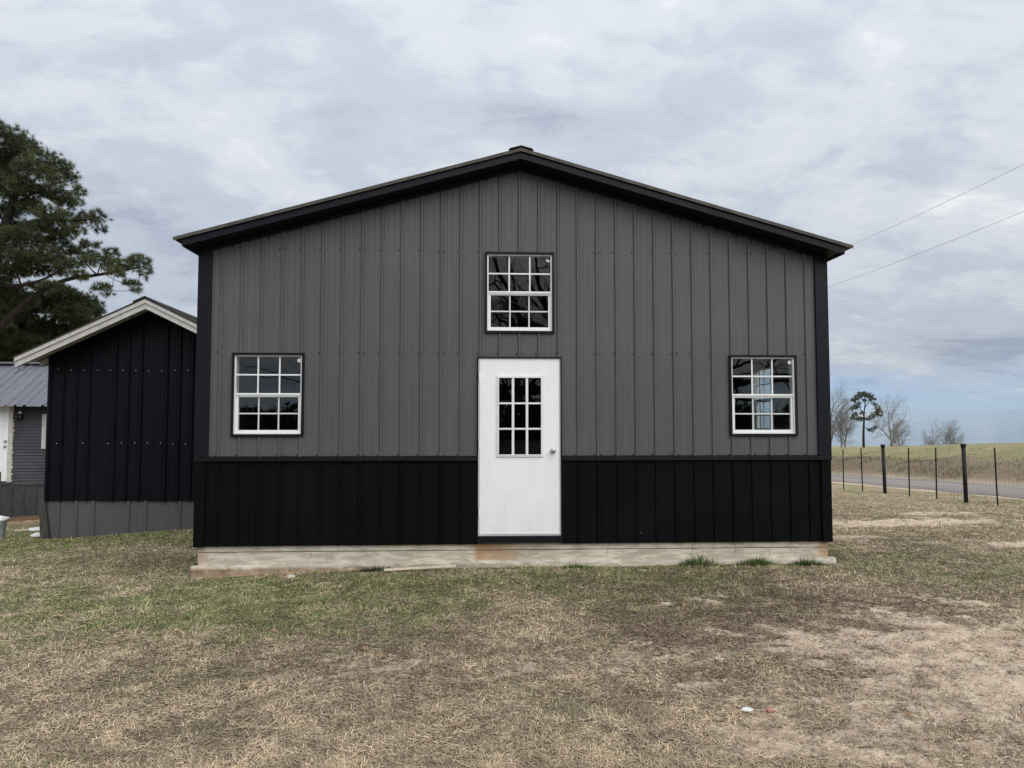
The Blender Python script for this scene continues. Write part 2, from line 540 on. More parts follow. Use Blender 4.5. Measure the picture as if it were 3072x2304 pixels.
# ------------------------------------------------------------------ mesh helpers
class MB:
    def __init__(s):
        s.v = []
        s.f = []

    def quad(s, a, b, c, d):
        i = len(s.v)
        s.v += [a, b, c, d]
        s.f.append((i, i + 1, i + 2, i + 3))

    def tri(s, a, b, c):
        i = len(s.v)
        s.v += [a, b, c]
        s.f.append((i, i + 1, i + 2))

    def hexa(s, p):
        i = len(s.v)
        s.v += list(p)
        for q in ((0, 3, 2, 1), (4, 5, 6, 7), (0, 1, 5, 4), (1, 2, 6, 5), (2, 3, 7, 6), (3, 0, 4, 7)):
            s.f.append(tuple(i + k for k in q))

    def box(s, x0, x1, y0, y1, z0, z1):
        s.hexa([(x0, y0, z0), (x1, y0, z0), (x1, y1, z0), (x0, y1, z0), (x0, y0, z1), (x1, y0, z1), (x1, y1, z1), (x0, y1, z1)])

    def bar(s, x0, z0, x1, z1, y0, y1, h):
        """a sloping board in the xz plane: bottom edge runs (x0,z0)-(x1,z1), height h"""
        s.hexa([(x0, y0, z0), (x1, y0, z1), (x1, y1, z1), (x0, y1, z0), (x0, y0, z0 + h), (x1, y0, z1 + h), (x1, y1, z1 + h), (x0, y1, z0 + h)])

    def ring(s, pts_a, pts_b):
        n = len(pts_a)
        i = len(s.v)
        s.v += list(pts_a) + list(pts_b)
        for k in range(n):
            s.f.append((i + k, i + (k + 1) % n, i + n + (k + 1) % n, i + n + k))

    def lathe(s, prof, c=(0, 0, 0), n=20, axis='z', cap=True):
        """prof: list of (radius, height)"""
        i0 = len(s.v)
        for r, h in prof:
            for k in range(n):
                a = 2 * math.pi * k / n
                if axis == 'z':
                    s.v.append((c[0] + r * math.cos(a), c[1] + r * math.sin(a), c[2] + h))
                else:   # y axis, h runs towards -y
                    s.v.append((c[0] + r * math.cos(a), c[1] - h, c[2] + r * math.sin(a)))
        for j in range(len(prof) - 1):
            for k in range(n):
                a = i0 + j * n + k
                b2 = i0 + j * n + (k + 1) % n
                s.f.append((a, b2, b2 + n, a + n))
        if cap:
            s.f.append(tuple(i0 + k for k in range(n))[::-1])
            s.f.append(tuple(i0 + (len(prof) - 1) * n + k for k in range(n)))

    def tube(s, pts, rad, n=6):
        pts = [Vector(p) for p in pts]
        if not isinstance(rad, (list, tuple)):
            rad = [rad] * len(pts)
        i0 = len(s.v)
        m = len(pts)
        ref = None
        for j in range(m):
            t = (pts[min(j + 1, m - 1)] - pts[max(j - 1, 0)])
            if t.length < 1e-9:
                t = Vector((0, 0, 1))
            t.normalize()
            if ref is None:
                ref = t.orthogonal().normalized()
            u = (ref - t * ref.dot(t))
            u = u.normalized() if u.length > 1e-6 else t.orthogonal().normalized()
            ref = u
            w = t.cross(u)
            for k in range(n):
                a = 2 * math.pi * k / n
                q = pts[j] + (u * math.cos(a) + w * math.sin(a)) * rad[j]
                s.v.append((q.x, q.y, q.z))
        for j in range(m - 1):
            for k in range(n):
                a = i0 + j * n + k
                b2 = i0 + j * n + (k + 1) % n
                s.f.append((a, b2, b2 + n, a + n))
        s.f.append(tuple(i0 + k for k in range(n))[::-1])
        s.f.append(tuple(i0 + (m - 1) * n + k for k in range(n)))

    def mesh(s, name, mat, smooth=False):
        me = bpy.data.meshes.new(name)
        me.from_pydata(s.v, [], s.f)
        me.materials.append(M[mat] if isinstance(mat, str) else mat)
        if smooth:
            me.polygons.foreach_set('use_smooth', [True] * len(me.polygons))
        me.update()
        return me

    def obj(s, name, mat, parent=None, loc=(0, 0, 0), rotz=0.0, smooth=False):
        return link(name, s.mesh(name, mat, smooth), parent, loc, rotz)


def link(name, me, parent=None, loc=(0, 0, 0), rotz=0.0):
    o = bpy.data.objects.new(name, me)
    COL.objects.link(o)
    o.location = loc
    o.rotation_euler = (0, 0, rotz)
    if parent is not None:
        o.parent = parent
    return o


def bevel(o, w, seg=2):
    md = o.modifiers.new('bevel', 'BEVEL')
    md.width = w
    md.segments = seg
    md.limit_method = 'ANGLE'
    return o


def tag(o, label=None, cat=None, group=None, kind=None):
    if label:
        o['label'] = label
    if cat:
        o['category'] = cat
    if group:
        o['group'] = group
    if kind:
        o['kind'] = kind
    return o


def thing(name, label, cat, loc=(0, 0, 0), rotz=0.0, group=None):
    return tag(link(name, None, None, loc, rotz), label, cat, group)


def np_mesh(name, V, quads=None, tris=None, col=None, mat=None, smooth=False):
    me = bpy.data.meshes.new(name)
    nq = 0 if quads is None else len(quads)
    nt = 0 if tris is None else len(tris)
    me.vertices.add(len(V))
    me.vertices.foreach_set('co', np.ascontiguousarray(V, dtype=np.float32).ravel())
    idx = []
    st = []
    o = 0
    if nq:
        idx.append(np.asarray(quads).ravel())
        st.append(np.arange(nq) * 4)
        o = nq * 4
    if nt:
        idx.append(np.asarray(tris).ravel())
        st.append(o + np.arange(nt) * 3)
    idx = np.concatenate(idx).astype(np.int32)
    st = np.concatenate(st).astype(np.int32)
    me.loops.add(len(idx))
    me.loops.foreach_set('vertex_index', idx)
    me.polygons.add(nq + nt)
    me.polygons.foreach_set('loop_start', st)
    if smooth:
        me.polygons.foreach_set('use_smooth', np.ones(nq + nt, dtype=bool))
    me.update(calc_edges=True)
    if col is not None:
        a = me.attributes.new('tint', 'FLOAT_COLOR', 'POINT')
        c4 = np.ones((len(V), 4), dtype=np.float32)
        c4[:, :col.shape[1]] = col
        a.data.foreach_set('color', c4.ravel())
    if mat:
        me.materials.append(M[mat])
    return me


# value noise in numpy
_perm = np.random.default_rng(5).random(65536).astype(np.float64)


def vnoise(x, y):
    xi = np.floor(x).astype(np.int64)
    yi = np.floor(y).astype(np.int64)
    fx = x - xi
    fy = y - yi
    fx = fx * fx * (3 - 2 * fx)
    fy = fy * fy * (3 - 2 * fy)

    def h(a, b):
        return _perm[((a * 7919 + b * 104729) ^ (a * 31 + b * 17)) & 65535]
    return (h(xi, yi) * (1 - fx) + h(xi + 1, yi) * fx) * (1 - fy) + (h(xi, yi + 1) * (1 - fx) + h(xi + 1, yi + 1) * fx) * fy


def fbm(x, y, s, oct=4, rough=0.55):
    t = np.zeros_like(x, dtype=np.float64)
    a = 1.0
    tot = 0
    for i in range(oct):
        t += a * vnoise(x * s + 17.3 * i, y * s + 5.1 * i)
        tot += a
        a *= rough
        s *= 2.03
    return t / tot


def sstep(v, a, b):
    t = np.clip((v - a) / (b - a), 0, 1)
    return t * t * (3 - 2 * t)


# ------------------------------------------------------------------ terrain
ROAD_X0, ROAD_X1 = 13.9, 18.9


def gz(x, y):
    x = np.asarray(x, dtype=np.float64)
    y = np.asarray(y, dtype=np.float64)
    yy = np.where(y > 0, y, y * 0.1)
    yy = np.minimum(yy, 60)
    z = -0.25 - 0.0415 * yy
    z = z - 0.048 * np.clip(-x - 2.8, 0, 60)
    wild = sstep(np.hypot(x, y + 3), 5, 14)
    z = z + (fbm(x, y, 0.35, 3) - 0.5) * (0.03 + 0.10 * wild)
    z = z - 0.012 - 0.055 * sstep(x, -0.5, -3.4) * sstep(y, -2.2, -0.5) * sstep(y, 3.0, 0.5)
    z = z + (fbm(x + 40, y, 1.9, 3) - 0.5) * 0.025
    # bank beyond the road, then a field that falls away
    z = z + 0.75 * sstep(x, 19.3, 21.8) + 0.80 * sstep(x, 21.0, 29.0) + (0.32 * sstep(y, 42, 20) - 0.05) * sstep(x, 21, 27)
    z = z + (fbm(x, y + 80, 0.5, 3) - 0.5) * 0.35 * sstep(x, 19.6, 22) * sstep(x, 34, 24)
    z = z - 0.075 * np.clip(x - 31, 0, 400) * (x > 31)
    # flatten the carriageway
    road = sstep(x, ROAD_X0 - 0.8, ROAD_X0) * sstep(x, ROAD_X1 + 0.7, ROAD_X1)
    flat = -0.25 - 0.0415 * yy + 0.02
    z = z * (1 - road) + flat * road
    return z


def gauss(x, y, cx, cy, rx, ry, rot=0.0):
    c, s = math.cos(rot), math.sin(rot)
    dx, dy = x - cx, y - cy
    u = (dx * c + dy * s) / rx
    v = (-dx * s + dy * c) / ry
    return np.exp(-(u * u + v * v))


def cover(x, y):
    """green, bare, dark-brown shares of the turf at a place"""
    n1 = fbm(x, y, 0.9, 5, 0.62)
    n2 = fbm(x + 31, y + 9, 2.3, 5, 0.62)
    n3 = fbm(x * 0.55 + 7, y + 77, 3.6, 4, 0.6)
    gr = (0.62 * gauss(x, y, -3.9, -0.9, 1.8, 0.95) + 0.60 * gauss(x, y, -2.7, -0.75, 0.9, 0.32) + 0.60 * gauss(x, y, -3.4, -2.0, 1.7, 0.75)
          + 0.48 * gauss(x, y, -1.5, -1.6, 1.6, 0.9) + 1.3 * gauss(x, y, -9.2, 6.0, 3.4, 2.6) + 0.7 * gauss(x, y, 4.3, 0.6, 0.7, 0.8)
          + 0.55 * sstep(x, 10.2, 12.0) * sstep(x, 14.2, 13.2) + 0.30 * gauss(x, y, 5.0, -0.6, 1.6, 0.9)
          + 0.30 * gauss(x, y, 0.3, -0.6, 1.5, 0.35))
    gr = gr * (0.25 + 1.1 * sstep(n1, 0.34, 0.62)) * (0.25 + 1.25 * sstep(n2, 0.36, 0.62))
    gr = 0.78 * gr * (0.45 + 1.0 * sstep(n3, 0.35, 0.6)) + 0.18 * sstep(n2, 0.55, 0.68)
    gr = gr + (0.26 * sstep(y, -2.9, -1.5) * sstep(x, 3.5, 0.5) + 0.22 * sstep(y, -1.9, -0.6) * sstep(x, 0.0, 2.0)) * (0.35 + 1.1 * sstep(n1, 0.35, 0.6)) * (y < 6)
    gr = gr + 0.85 * gauss(x, y, -9.2, 6.4, 2.8, 2.4) * (0.6 + 0.6 * n2) + 0.75 * gauss(x, y, -7.6, 4.3, 2.6, 1.1) * (0.5 + 0.7 * n2)
    # the field on the bank
    gr = np.where(x > 21, 0.05 + 0.62 * sstep(x, 22.0, 24.5) * (0.5 + n1), gr)
    gr = np.clip(gr, 0, 1)
    ba = (0.98 * gauss(x, y, 2.9, -3.3, 1.0, 1.1, -0.5) + 0.45 * gauss(x, y, 0.35, -3.3, 0.95, 0.36) + 0.30 * gauss(x, y, 1.5, -2.9, 0.6, 0.4) + 0.55 * gauss(x, y, 0.95, -4.55, 0.6, 0.35)
          + 0.62 * gauss(x, y, 2.3, -4.5, 1.2, 0.6) + 0.42 * gauss(x, y, -1.1, -3.35, 0.6, 0.32)
          + 1.2 * gauss(x, y, 7.0, 4.4, 2.4, 0.7) + 0.9 * gauss(x, y, 8.0, 1.4, 2.5, 0.5) + 0.8 * gauss(x, y, 5.0, 2.4, 0.9, 0.4) + 0.7 * gauss(x, y, 9.0, 6.0, 1.5, 0.5) + 0.25 * gauss(x, y, -1.9, -0.2, 1.0, 0.14) + 0.25 * gauss(x, y, 4.2, -2.2, 1.6, 0.8))
    n4 = fbm(x * 0.6 + 3, y + 21, 11.0, 3, 0.65)
    ba = np.clip(0.80 * ba + (n2 - 0.5) * 0.55 + (n3 - 0.5) * 0.7 + (n4 - 0.5) * 1.1, 0, 1)
    ba = np.where(x > 13, 0, ba)
    ba = np.maximum(ba, sstep(np.abs(x - 0.5 * (ROAD_X0 + ROAD_X1)), 3.1, 2.3) * 0.8)
    dk = (0.75 * gauss(x, y, 0.6, -2.8, 2.4, 1.1) + 0.75 * gauss(x, y, 2.4, -1.7, 1.5, 0.85) + 0.50 * gauss(x, y, 1.6, -0.9, 2.4, 0.6) + 0.35 * gauss(x, y, -4.8, 2.0, 1.3, 1.2)
          + 0.45 * gauss(x, y, 5.2, 0.8, 1.8, 1.4) + 0.22)
    dk = np.clip(0.8 * dk * (0.4 + 1.2 * sstep(n1, 0.3, 0.66)) + (n2 - 0.5) * 0.55, 0, 1)
    return gr, ba, dk


STRAW = np.array([0.745, 0.610, 0.410])
STRAW2 = np.array([0.545, 0.430, 0.280])
BROWN = np.array([0.290, 0.215, 0.155])
GREEN = np.array([0.205, 0.240, 0.085])
GREEN2 = np.array([0.340, 0.330, 0.165])
SAND = np.array([0.480, 0.395, 0.285])
SOIL = np.array([0.185, 0.150, 0.115])


def mixc(a, b, f):
    return a * (1 - f[:, None]) + b * f[:, None]


def axis(segs):
    out = []
    for a, b, st in segs:
        out.append(np.arange(a, b, st))
    return np.concatenate(out + [np.array([segs[-1][1]])])


xs = axis([(-900, -200, 100), (-200, -40, 16), (-40, -14, 1.0), (-14, -6, 0.25), (-6, 6, 0.07), (6, 14, 0.2), (14, 32, 0.5), (32, 120, 4), (120, 900, 60)])
ys = axis([(-900, -200, 100), (-200, -20, 20), (-20, -6, 0.5), (-6, 0.6, 0.06), (0.6, 12, 0.2), (12, 44, 0.6), (44, 200, 8), (200, 900, 70)])
XX, YY = np.meshgrid(xs, ys)
X, Y = XX.ravel(), YY.ravel()
Z = gz(X, Y)
gr, ba, dk = cover(X, Y)
base = mixc(np.tile(STRAW2, (len(X), 1)) * 0.48, BROWN * 0.55, dk)
base = mixc(base, GREEN * 0.6, gr * 0.75)
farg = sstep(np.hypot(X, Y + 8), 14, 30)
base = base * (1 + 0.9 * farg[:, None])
behind = sstep(Y, -9.5, -13)
base = mixc(base, np.array([0.045, 0.036, 0.026]), behind)
ba = ba * (1 - behind) * (1 - sstep(X, 19.0, 20.0))
bank = sstep(X, 19.2, 20.5) * sstep(X, 24.0, 21.8)
base = mixc(base, np.array([0.23, 0.182, 0.125]), bank * 0.8)
base = mixc(base, np.array([0.46, 0.39, 0.28]), sstep(X, 18.6, 18.9) * sstep(X, 20.0, 19.4) * 0.9)
nx, ny = len(xs), len(ys)
ii = np.arange(nx * ny).reshape(ny, nx)
Q = np.stack([ii[:-1, :-1], ii[:-1, 1:], ii[1:, 1:], ii[1:, :-1]], -1).reshape(-1, 4)
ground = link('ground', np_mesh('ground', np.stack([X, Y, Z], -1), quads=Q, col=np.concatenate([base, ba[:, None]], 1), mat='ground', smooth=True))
tag(ground, kind='structure')

# road: a slightly crowned sheet on the flattened strip
rx = np.linspace(ROAD_X0 + 0.05, ROAD_X1 - 0.05, 9)
ry = np.concatenate([np.arange(-60, 80, 1.0), np.arange(80, 300, 10)])
RX, RY = np.meshgrid(rx, ry)
wig = (fbm(RX.ravel() * 0 + 3.0 * (RX.ravel() > 16.4), RY.ravel(), 0.7, 4) - 0.5) * 0.7 * (np.abs(RX.ravel() - 16.4) / 2.45) ** 4
RXw = RX.ravel() + np.sign(RX.ravel() - 16.4) * wig
RZ = -0.25 - 0.0415 * np.minimum(np.where(RY.ravel() > 0, RY.ravel(), RY.ravel() * 0.1), 60) + 0.03 + 0.05 * (1 - ((RX.ravel() - 16.4) / 2.5) ** 2)
ii = np.arange(RX.size).reshape(RX.shape)
Q = np.stack([ii[:-1, :-1], ii[:-1, 1:], ii[1:, 1:], ii[1:, :-1]], -1).reshape(-1, 4)
road = link('road', np_mesh('road', np.stack([RXw, RY.ravel(), RZ], -1), quads=Q, mat='road', smooth=True))
tag(road, kind='structure')


# ------------------------------------------------------------------ ribbed sheets
def profile(u0, u1, ribs, rh, rw, tw, minor):
    pts = [(u0, 0.0)]
    rs = [r for r in ribs if u0 - 1e-6 <= r - rw / 2 and r + rw / 2 <= u1 + 1e-6]
    feats = []
    for r in rs:
        feats += [(r - rw / 2, 0), (r - tw / 2, rh), (r + tw / 2, rh), (r + rw / 2, 0)]
    if minor:
        pitch = ribs[1] - ribs[0]
        for r in ribs:
            for k in (1 / 3, 2 / 3):
                m = r + pitch * k
                if u0 + 0.02 < m - 0.014 and m + 0.014 < u1 - 0.02:
                    feats += [(m - 0.013, 0), (m - 0.005, 0.0018), (m + 0.005, 0.0018), (m + 0.013, 0)]
    feats.sort()
    for f in feats:
        if f[0] > pts[-1][0] + 1e-5:
            pts.append(f)
        elif abs(f[0] - pts[-1][0]) <= 1e-5:
            pts[-1] = f
    if u1 > pts[-1][0] + 1e-5:
        pts.append((u1, 0.0))
    return pts


def interp(pts, u):
    for (a, da), (b, db) in zip(pts, pts[1:]):
        if a <= u <= b:
            return da + (db - da) * (u - a) / max(b - a, 1e-9)
    return 0.0


def sheet(mb, u0, u1, ribs, zb, zt, fmap, openings=(), rh=0.019, rw=0.042, tw=0.020, minor=True, off=0.0, extra=()):
    """ribbed sheet u0..u1 wide; zb(u), zt(u) ends; fmap(u, depth, z) -> point; openings (u0,u1,z0,z1)"""
    pts = profile(u0, u1, ribs, rh, rw, tw, minor)
    us = sorted(set([p[0] for p in pts] + [q for o in openings for q in o[:2] if u0 < q < u1] + [q for q in extra if u0 < q < u1]))
    pr = [(u, interp(pts, u) + off) for u in us]
    for (a, da), (b, db) in zip(pr, pr[1:]):
        spans = [(zb, zt)]
        mid = 0.5 * (a + b)
        for o in openings:
            if o[0] - 1e-6 < mid < o[1] + 1e-6:
                new = []
                for lo, hi in spans:
                    if o[2] >= hi(mid) or o[3] <= lo(mid):
                        new.append((lo, hi))
                        continue
                    if o[2] > lo(mid) + 1e-6:
                        new.append((lo, (lambda u, z=o[2]: z)))
                    if o[3] < hi(mid) - 1e-6:
                        new.append(((lambda u, z=o[3]: z), hi))
                spans = new
        for lo, hi in spans:
            if hi(mid) - lo(mid) > 1e-4:
                mb.quad(fmap(a, da, lo(a)), fmap(b, db, lo(b)), fmap(b, db, hi(b)), fmap(a, da, hi(a)))


# ------------------------------------------------------------------ the main building
P = 0.2265
HW = 3.6576
BLEN = 9.15
ROOF0, SL = 4.378, 0.28
barn = thing('metal_building', 'gabled gray steel building with black wainscot and white door, centre of the yard', 'building', (0, 0, 0))
front = lambda u, d, z: (u, -d, z)
ztop = lambda u: 4.400 - SL * abs(u)
WIN = [(-3.262, 1.221), (2.459, 1.221), (-0.403, 2.411)]
WW, WH = 0.807, 0.948
DOOR = (-0.490, 0.487, 0.0, 2.136)
openings = [(x + 0.012, x + WW - 0.012, z + 0.012, z + WH - 0.012) for x, z in WIN] + [(DOOR[0] + 0.012, DOOR[1] - 0.012, -0.1, DOOR[3] - 0.012)]
ribs = [k * P for k in range(-16, 17)]
BELT = 0.968

edges = [-HW + 0.022] + [k * P - 0.021 for k in (-12, -8, -4, 0, 4, 8, 12)] + [HW - 0.022]
for a, b in zip(edges, edges[1:]):
    mb = MB()
    rr = [r for r in ribs]
    sheet(mb, a, b + (0.02 if b < 3.6 else 0), rr, lambda u: BELT - 0.03, ztop, front, openings, off=0.0 if int(round((a + 4) / 0.9)) % 2 else 0.0008, extra=(0.0,))
    mb.obj('wall_panel', 'gray_panel', barn)
    if not (-0.5 < a and b < 0.5):
        mb = MB()
        sheet(mb, a, b + (0.02 if b < 3.6 else 0), rr, lambda u: -0.004, lambda u: BELT - 0.012, front, openings, off=0.022 if int(round((a + 4) / 0.9)) % 2 else 0.0228)
        mb.obj('wainscot_panel', 'black_panel', barn)

# screws in rows along the girts
mg, mk = MB(), MB()
for k in range(-15, 16):
    for zi, z in enumerate((3.365, 2.172, 1.006, 0.088)):
        ox = [-0.036]
        if k % 4 == 0:
            ox.append(0.036)
        for o_ in ox:
            x = k * P + o_ + rnd.uniform(-0.004, 0.004)
            zz = z + rnd.uniform(-0.006, 0.006) + (0.012 if z > 2 else 0) * abs(x) / 3.6
            if abs(x) > 3.49 or zz > ztop(x) - 0.03 or any(q[0] - 0.03 < x < q[1] + 0.03 and q[2] - 0.03 < zz < q[3] + 0.03 for q in openings):
                continue
            y0 = 0.0008 if z > 0.5 else 0.0228
            (mg if z > 0.5 else mk).lathe([(0.0105, 0.0), (0.0105, 0.003), (0.006, 0.0035), (0.006, 0.009)], (x, -y0, zz), 6, 'y')
tag(mg.obj('screws', 'screw', barn), kind='stuff')
tag(mk.obj('wainscot_screws', 'trim_black', barn), kind='stuff')

# corner trims, belt (transition) trims
for s in (-1, 1):
    mb = MB()
    xa, xb = sorted((s * (HW + 0.004), s * 3.508))
    mb.hexa([(xa, -0.030, BELT), (xb, -0.030, BELT), (xb, 0.0, BELT), (xa, 0.0, BELT)] + [(xa, -0.030, 4.385 - SL * abs(xa)), (xb, -0.030, 4.385 - SL * abs(xb)), (xb, 0.0, 4.385 - SL * abs(xb)), (xa, 0.0, 4.385 - SL * abs(xa))])
    xa, xb = sorted((s * (HW + 0.004), s * (HW - 0.02)))
    mb.box(xa, xb, 0.001, 0.12, BELT, 3.33)
    bevel(mb.obj('corner_trim', 'trim_black', barn), 0.003)
    mb = MB()
    xa, xb = sorted((s * (HW - 0.016), s * 3.525))
    mb.box(xa, xb, -0.050, -0.0, -0.008, BELT - 0.014)
    bevel(mb.obj('lower_corner_trim', 'black_panel', barn), 0.003)
for xa, xb in ((-HW + 0.008, DOOR[0] - 0.002), (DOOR[1] + 0.002, HW - 0.008)):
    mb = MB()
    mb.hexa([(xa, -0.062, BELT - 0.026), (xb, -0.062, BELT - 0.026), (xb, 0.0, BELT - 0.026), (xa, 0.0, BELT - 0.026), (xa, -0.054, BELT + 0.018), (xb, -0.054, BELT + 0.018), (xb, -0.001, BELT + 0.030), (xa, -0.001, BELT + 0.030)])
    bevel(mb.obj('belt_trim', 'belt', barn), 0.003)

# side and rear walls
side_open = (1.30, 2.107, 1.221, 2.169)
sribs = [k * P for k in range(0, 41)]
for s in (-1, 1):
    fm = (lambda u, d, z, s=s: (s * (HW - 0.012 + d), u, z))
    op = [side_open] if s == 1 else []
    for k0 in range(0, 40, 4):
        a, b = k0 * P + (0.11 if k0 == 0 else -0.021), (k0 + 4) * P - 0.001
        mb = MB()
        sheet(mb, a, b, sribs, lambda u: 0.94, lambda u: 3.355, fm, op)
        mb.obj('side_wall_panel', 'gray_panel', barn)
        mb = MB()
        sheet(mb, a, b, sribs, lambda u: -0.004, lambda u: 0.96, fm, (), off=0.016)
        mb.obj('side_wainscot_panel', 'black_panel', barn)
mb = MB()
sheet(mb, -HW, HW, ribs, lambda u: -0.004, ztop, lambda u, d, z: (u, 9.06 + d, z), extra=(0.0,))
mb.obj('rear_wall', 'gray_panel', barn)

# interior liner, floor
mb = MB()
sheet(mb, -3.56, 3.56, [], lambda u: 0.0, ztop, lambda u, d, z: (u, 0.10, z), openings, minor=False, extra=(0.0,))
mb.quad((-3.56, 0.1, 0), (-3.56, 9.0, 0), (-3.56, 9.0, 3.40), (-3.56, 0.1, 3.40))
mb.quad((-3.56, 9.0, 0), (3.56, 9.0, 0), (3.56, 9.0, 3.40), (-3.56, 9.0, 3.40))
sheet(mb, 0.1, 9.0, [], lambda u: 0.0, lambda u: 3.40, lambda u, d, z: (3.56, u, z), [(side_open[0] + 0.012, side_open[1] - 0.012, side_open[2] + 0.012, side_open[3] - 0.012)], minor=False)
mb.obj('interior_wall', 'interior', barn)
mb = MB()
mb.box(-3.55, 3.55, 0.03, 9.0, -0.10, 0.015)
mb.obj('interior_floor', 'interior_floor', barn)

# roof: sheets from ridge to eave, ridge cap, rake and eave fascias, soffit
RT = ROOF0 + 0.085          # underside of the sheet at the ridge
cosS = 1 / math.sqrt(1 + SL * SL)
for s in (-1, 1):
    fm = (lambda u, d, t, s=s: (s * t, u, RT + 0.002 - SL * t + d * cosS))
    for k0 in range(0, 44, 4):
        a = -0.305 + k0 * P * 0.98
        b = a + 4 * P * 0.98
        rr = [a + 0.022 + j * P * 0.98 for j in range(5)]
        mb = MB()
        sheet(mb, a, min(b + 0.02, 9.40), rr, lambda u: 0.02, lambda u: 3.834, fm, rh=0.024, minor=False)
        mb.obj('roof_panel', 'roof_black', barn)
        if k0 == 0:
            mb = MB()
            # folded edge of the first sheet over the rake
            mb.hexa([(s * 0.0, -0.306, RT - 0.012), (s * 3.834, -0.306, RT - 0.012 - SL * 3.834), (s * 3.834, -0.302, RT - 0.012 - SL * 3.834), (s * 0.0, -0.302, RT - 0.012),
                     (s * 0.0, -0.306, RT + 0.026), (s * 3.834, -0.306, RT + 0.026 - SL * 3.834), (s * 3.834, -0.302, RT + 0.026 - SL * 3.834), (s * 0.0, -0.302, RT + 0.026)])
            mb.obj('rake_drip_edge', 'roof_edge', barn)
    mb = MB()
    mb.bar(0, ROOF0, s * 3.745, ROOF0 - SL * 3.745, -0.280, -0.262, 0.083)
    # drip bead along the lower edge
    mb.bar(0, ROOF0 - 0.006, s * 3.745, ROOF0 - 0.006 - SL * 3.745, -0.284, -0.258, 0.016)
    mb.obj('rake_fascia', 'trim_black', barn)
    mb = MB()
    ze = ROOF0 - SL * 3.745
    x0, x1 = sorted((s * 3.727, s * 3.745))
    mb.box(x0, x1, -0.262, 9.38, ze - 0.010, ze + 0.080)
    mb.obj('eave_fascia', 'trim_black', barn)
    mb = MB()
    # soffit of the rake and of the eave
    mb.bar(0, ROOF0 + 0.008, s * 3.727, ROOF0 + 0.008 - SL * 3.727, -0.262, 0.06, 0.010)
    x0, x1 = sorted((s * HW, s * 3.727))
    zs = ROOF0 + 0.006 - SL * 3.70
    mb.box(x0, x1, 0.06, 9.36, ze - 0.006, ze + 0.004)
    mb.obj('soffit', 'soffit', barn)
    mb = MB()
    mb.bar(0, ROOF0 - 0.05, s * 3.65, ROOF0 - 0.05 - SL * 3.65, -0.0285, 0.0, 0.05)
    mb.obj('frieze_trim', 'soffit', barn)
    # roof deck closes the inside
    mb = MB()
    mb.bar(0, ROOF0 + 0.03, s * 3.70, ROOF0 + 0.03 - SL * 3.70, 0.06, 9.30, 0.03)
    mb.obj('roof_deck', 'soffit', barn)
mb = MB()
zc0 = RT + 0.050
for s in (-1, 1):
    mb.hexa([(0, -0.318, zc0 - 0.010), (s * 0.12, -0.318, zc0 - 0.042), (s * 0.12, 9.4, zc0 - 0.042), (0, 9.4, zc0 - 0.010), (0, -0.318, zc0), (s * 0.12, -0.318, zc0 - 0.032), (s * 0.12, 9.4, zc0 - 0.032), (0, 9.4, zc0)])
    mb.hexa([(s * 0.12, -0.318, zc0 - 0.044), (s * 0.14, -0.318, zc0 - 0.052), (s * 0.14, 9.4, zc0 - 0.052), (s * 0.12, 9.4, zc0 - 0.044), (s * 0.12, -0.318, zc0 - 0.032), (s * 0.14, -0.318, zc0 - 0.046), (s * 0.14, 9.4, zc0 - 0.046), (s * 0.12, 9.4, zc0 - 0.032)])
mb.obj('ridge_cap', 'roof_black', barn)

# foundation
mb = MB()
mb.box(-3.610, 3.610, 0.016, 9.1, -0.45, -0.081)
mb.box(-3.62, 3.62, 0.034, 9.1, -0.083, -0.071)
mb.box(-3.610, 3.610, 0.012, 9.1, -0.073, -0.002)
bevel(mb.obj('stem_wall', 'stem', barn), 0.004)
NX = 260
fx = np.linspace(-3.662, 3.668, NX)
prof_y = [0.02, -0.045, -0.062, -0.066, -0.066, -0.060]
prof_z = [-0.186, -0.186, -0.194, -0.225, -0.275, -0.52]
V, Fq = [], []
for i, x in enumerate(fx):
    left = float(sstep(np.array(x), 1.2, -1.2))
    for j in range(6):
        r1 = float(fbm(np.array(x * 1.0), np.array(j * 0.37), 5, 4, 0.7)) - 0.5
        r2 = float(fbm(np.array(x + 50), np.array(j * 0.9), 14, 3, 0.7)) - 0.5
        dz = -0.030 * float(sstep(np.array(x), -0.6, -3.7)) if j < 4 else 0
        yy = prof_y[j] + (r1 * 0.030 + r2 * 0.022) * (1 if j >= 2 else 0.3) * (0.5 + left) + (0.018 * left if j == 4 else 0)
        V.append((x, yy, prof_z[j] + dz + r2 * 0.010 * (1 if j else 0.3)))
for i in range(NX - 1):
    for j in range(5):
        a = i * 6 + j
        Fq.append((a, a + 1, a + 7, a + 6))
for i in (0, NX - 1):          # end caps running back along the sides
    b0 = len(V)
    for j in range(6):
        v = V[i * 6 + j]
        V.append((v[0] + 0.0, 9.15, v[2]))
    for j in range(5):
        a = i * 6 + j
        q = (a, a + 1, b0 + j + 1, b0 + j)
        Fq.append(q if i else q[::-1])
foot = link('footing', np_mesh('footing', np.array(V), quads=np.array(Fq), mat='footing'), barn)

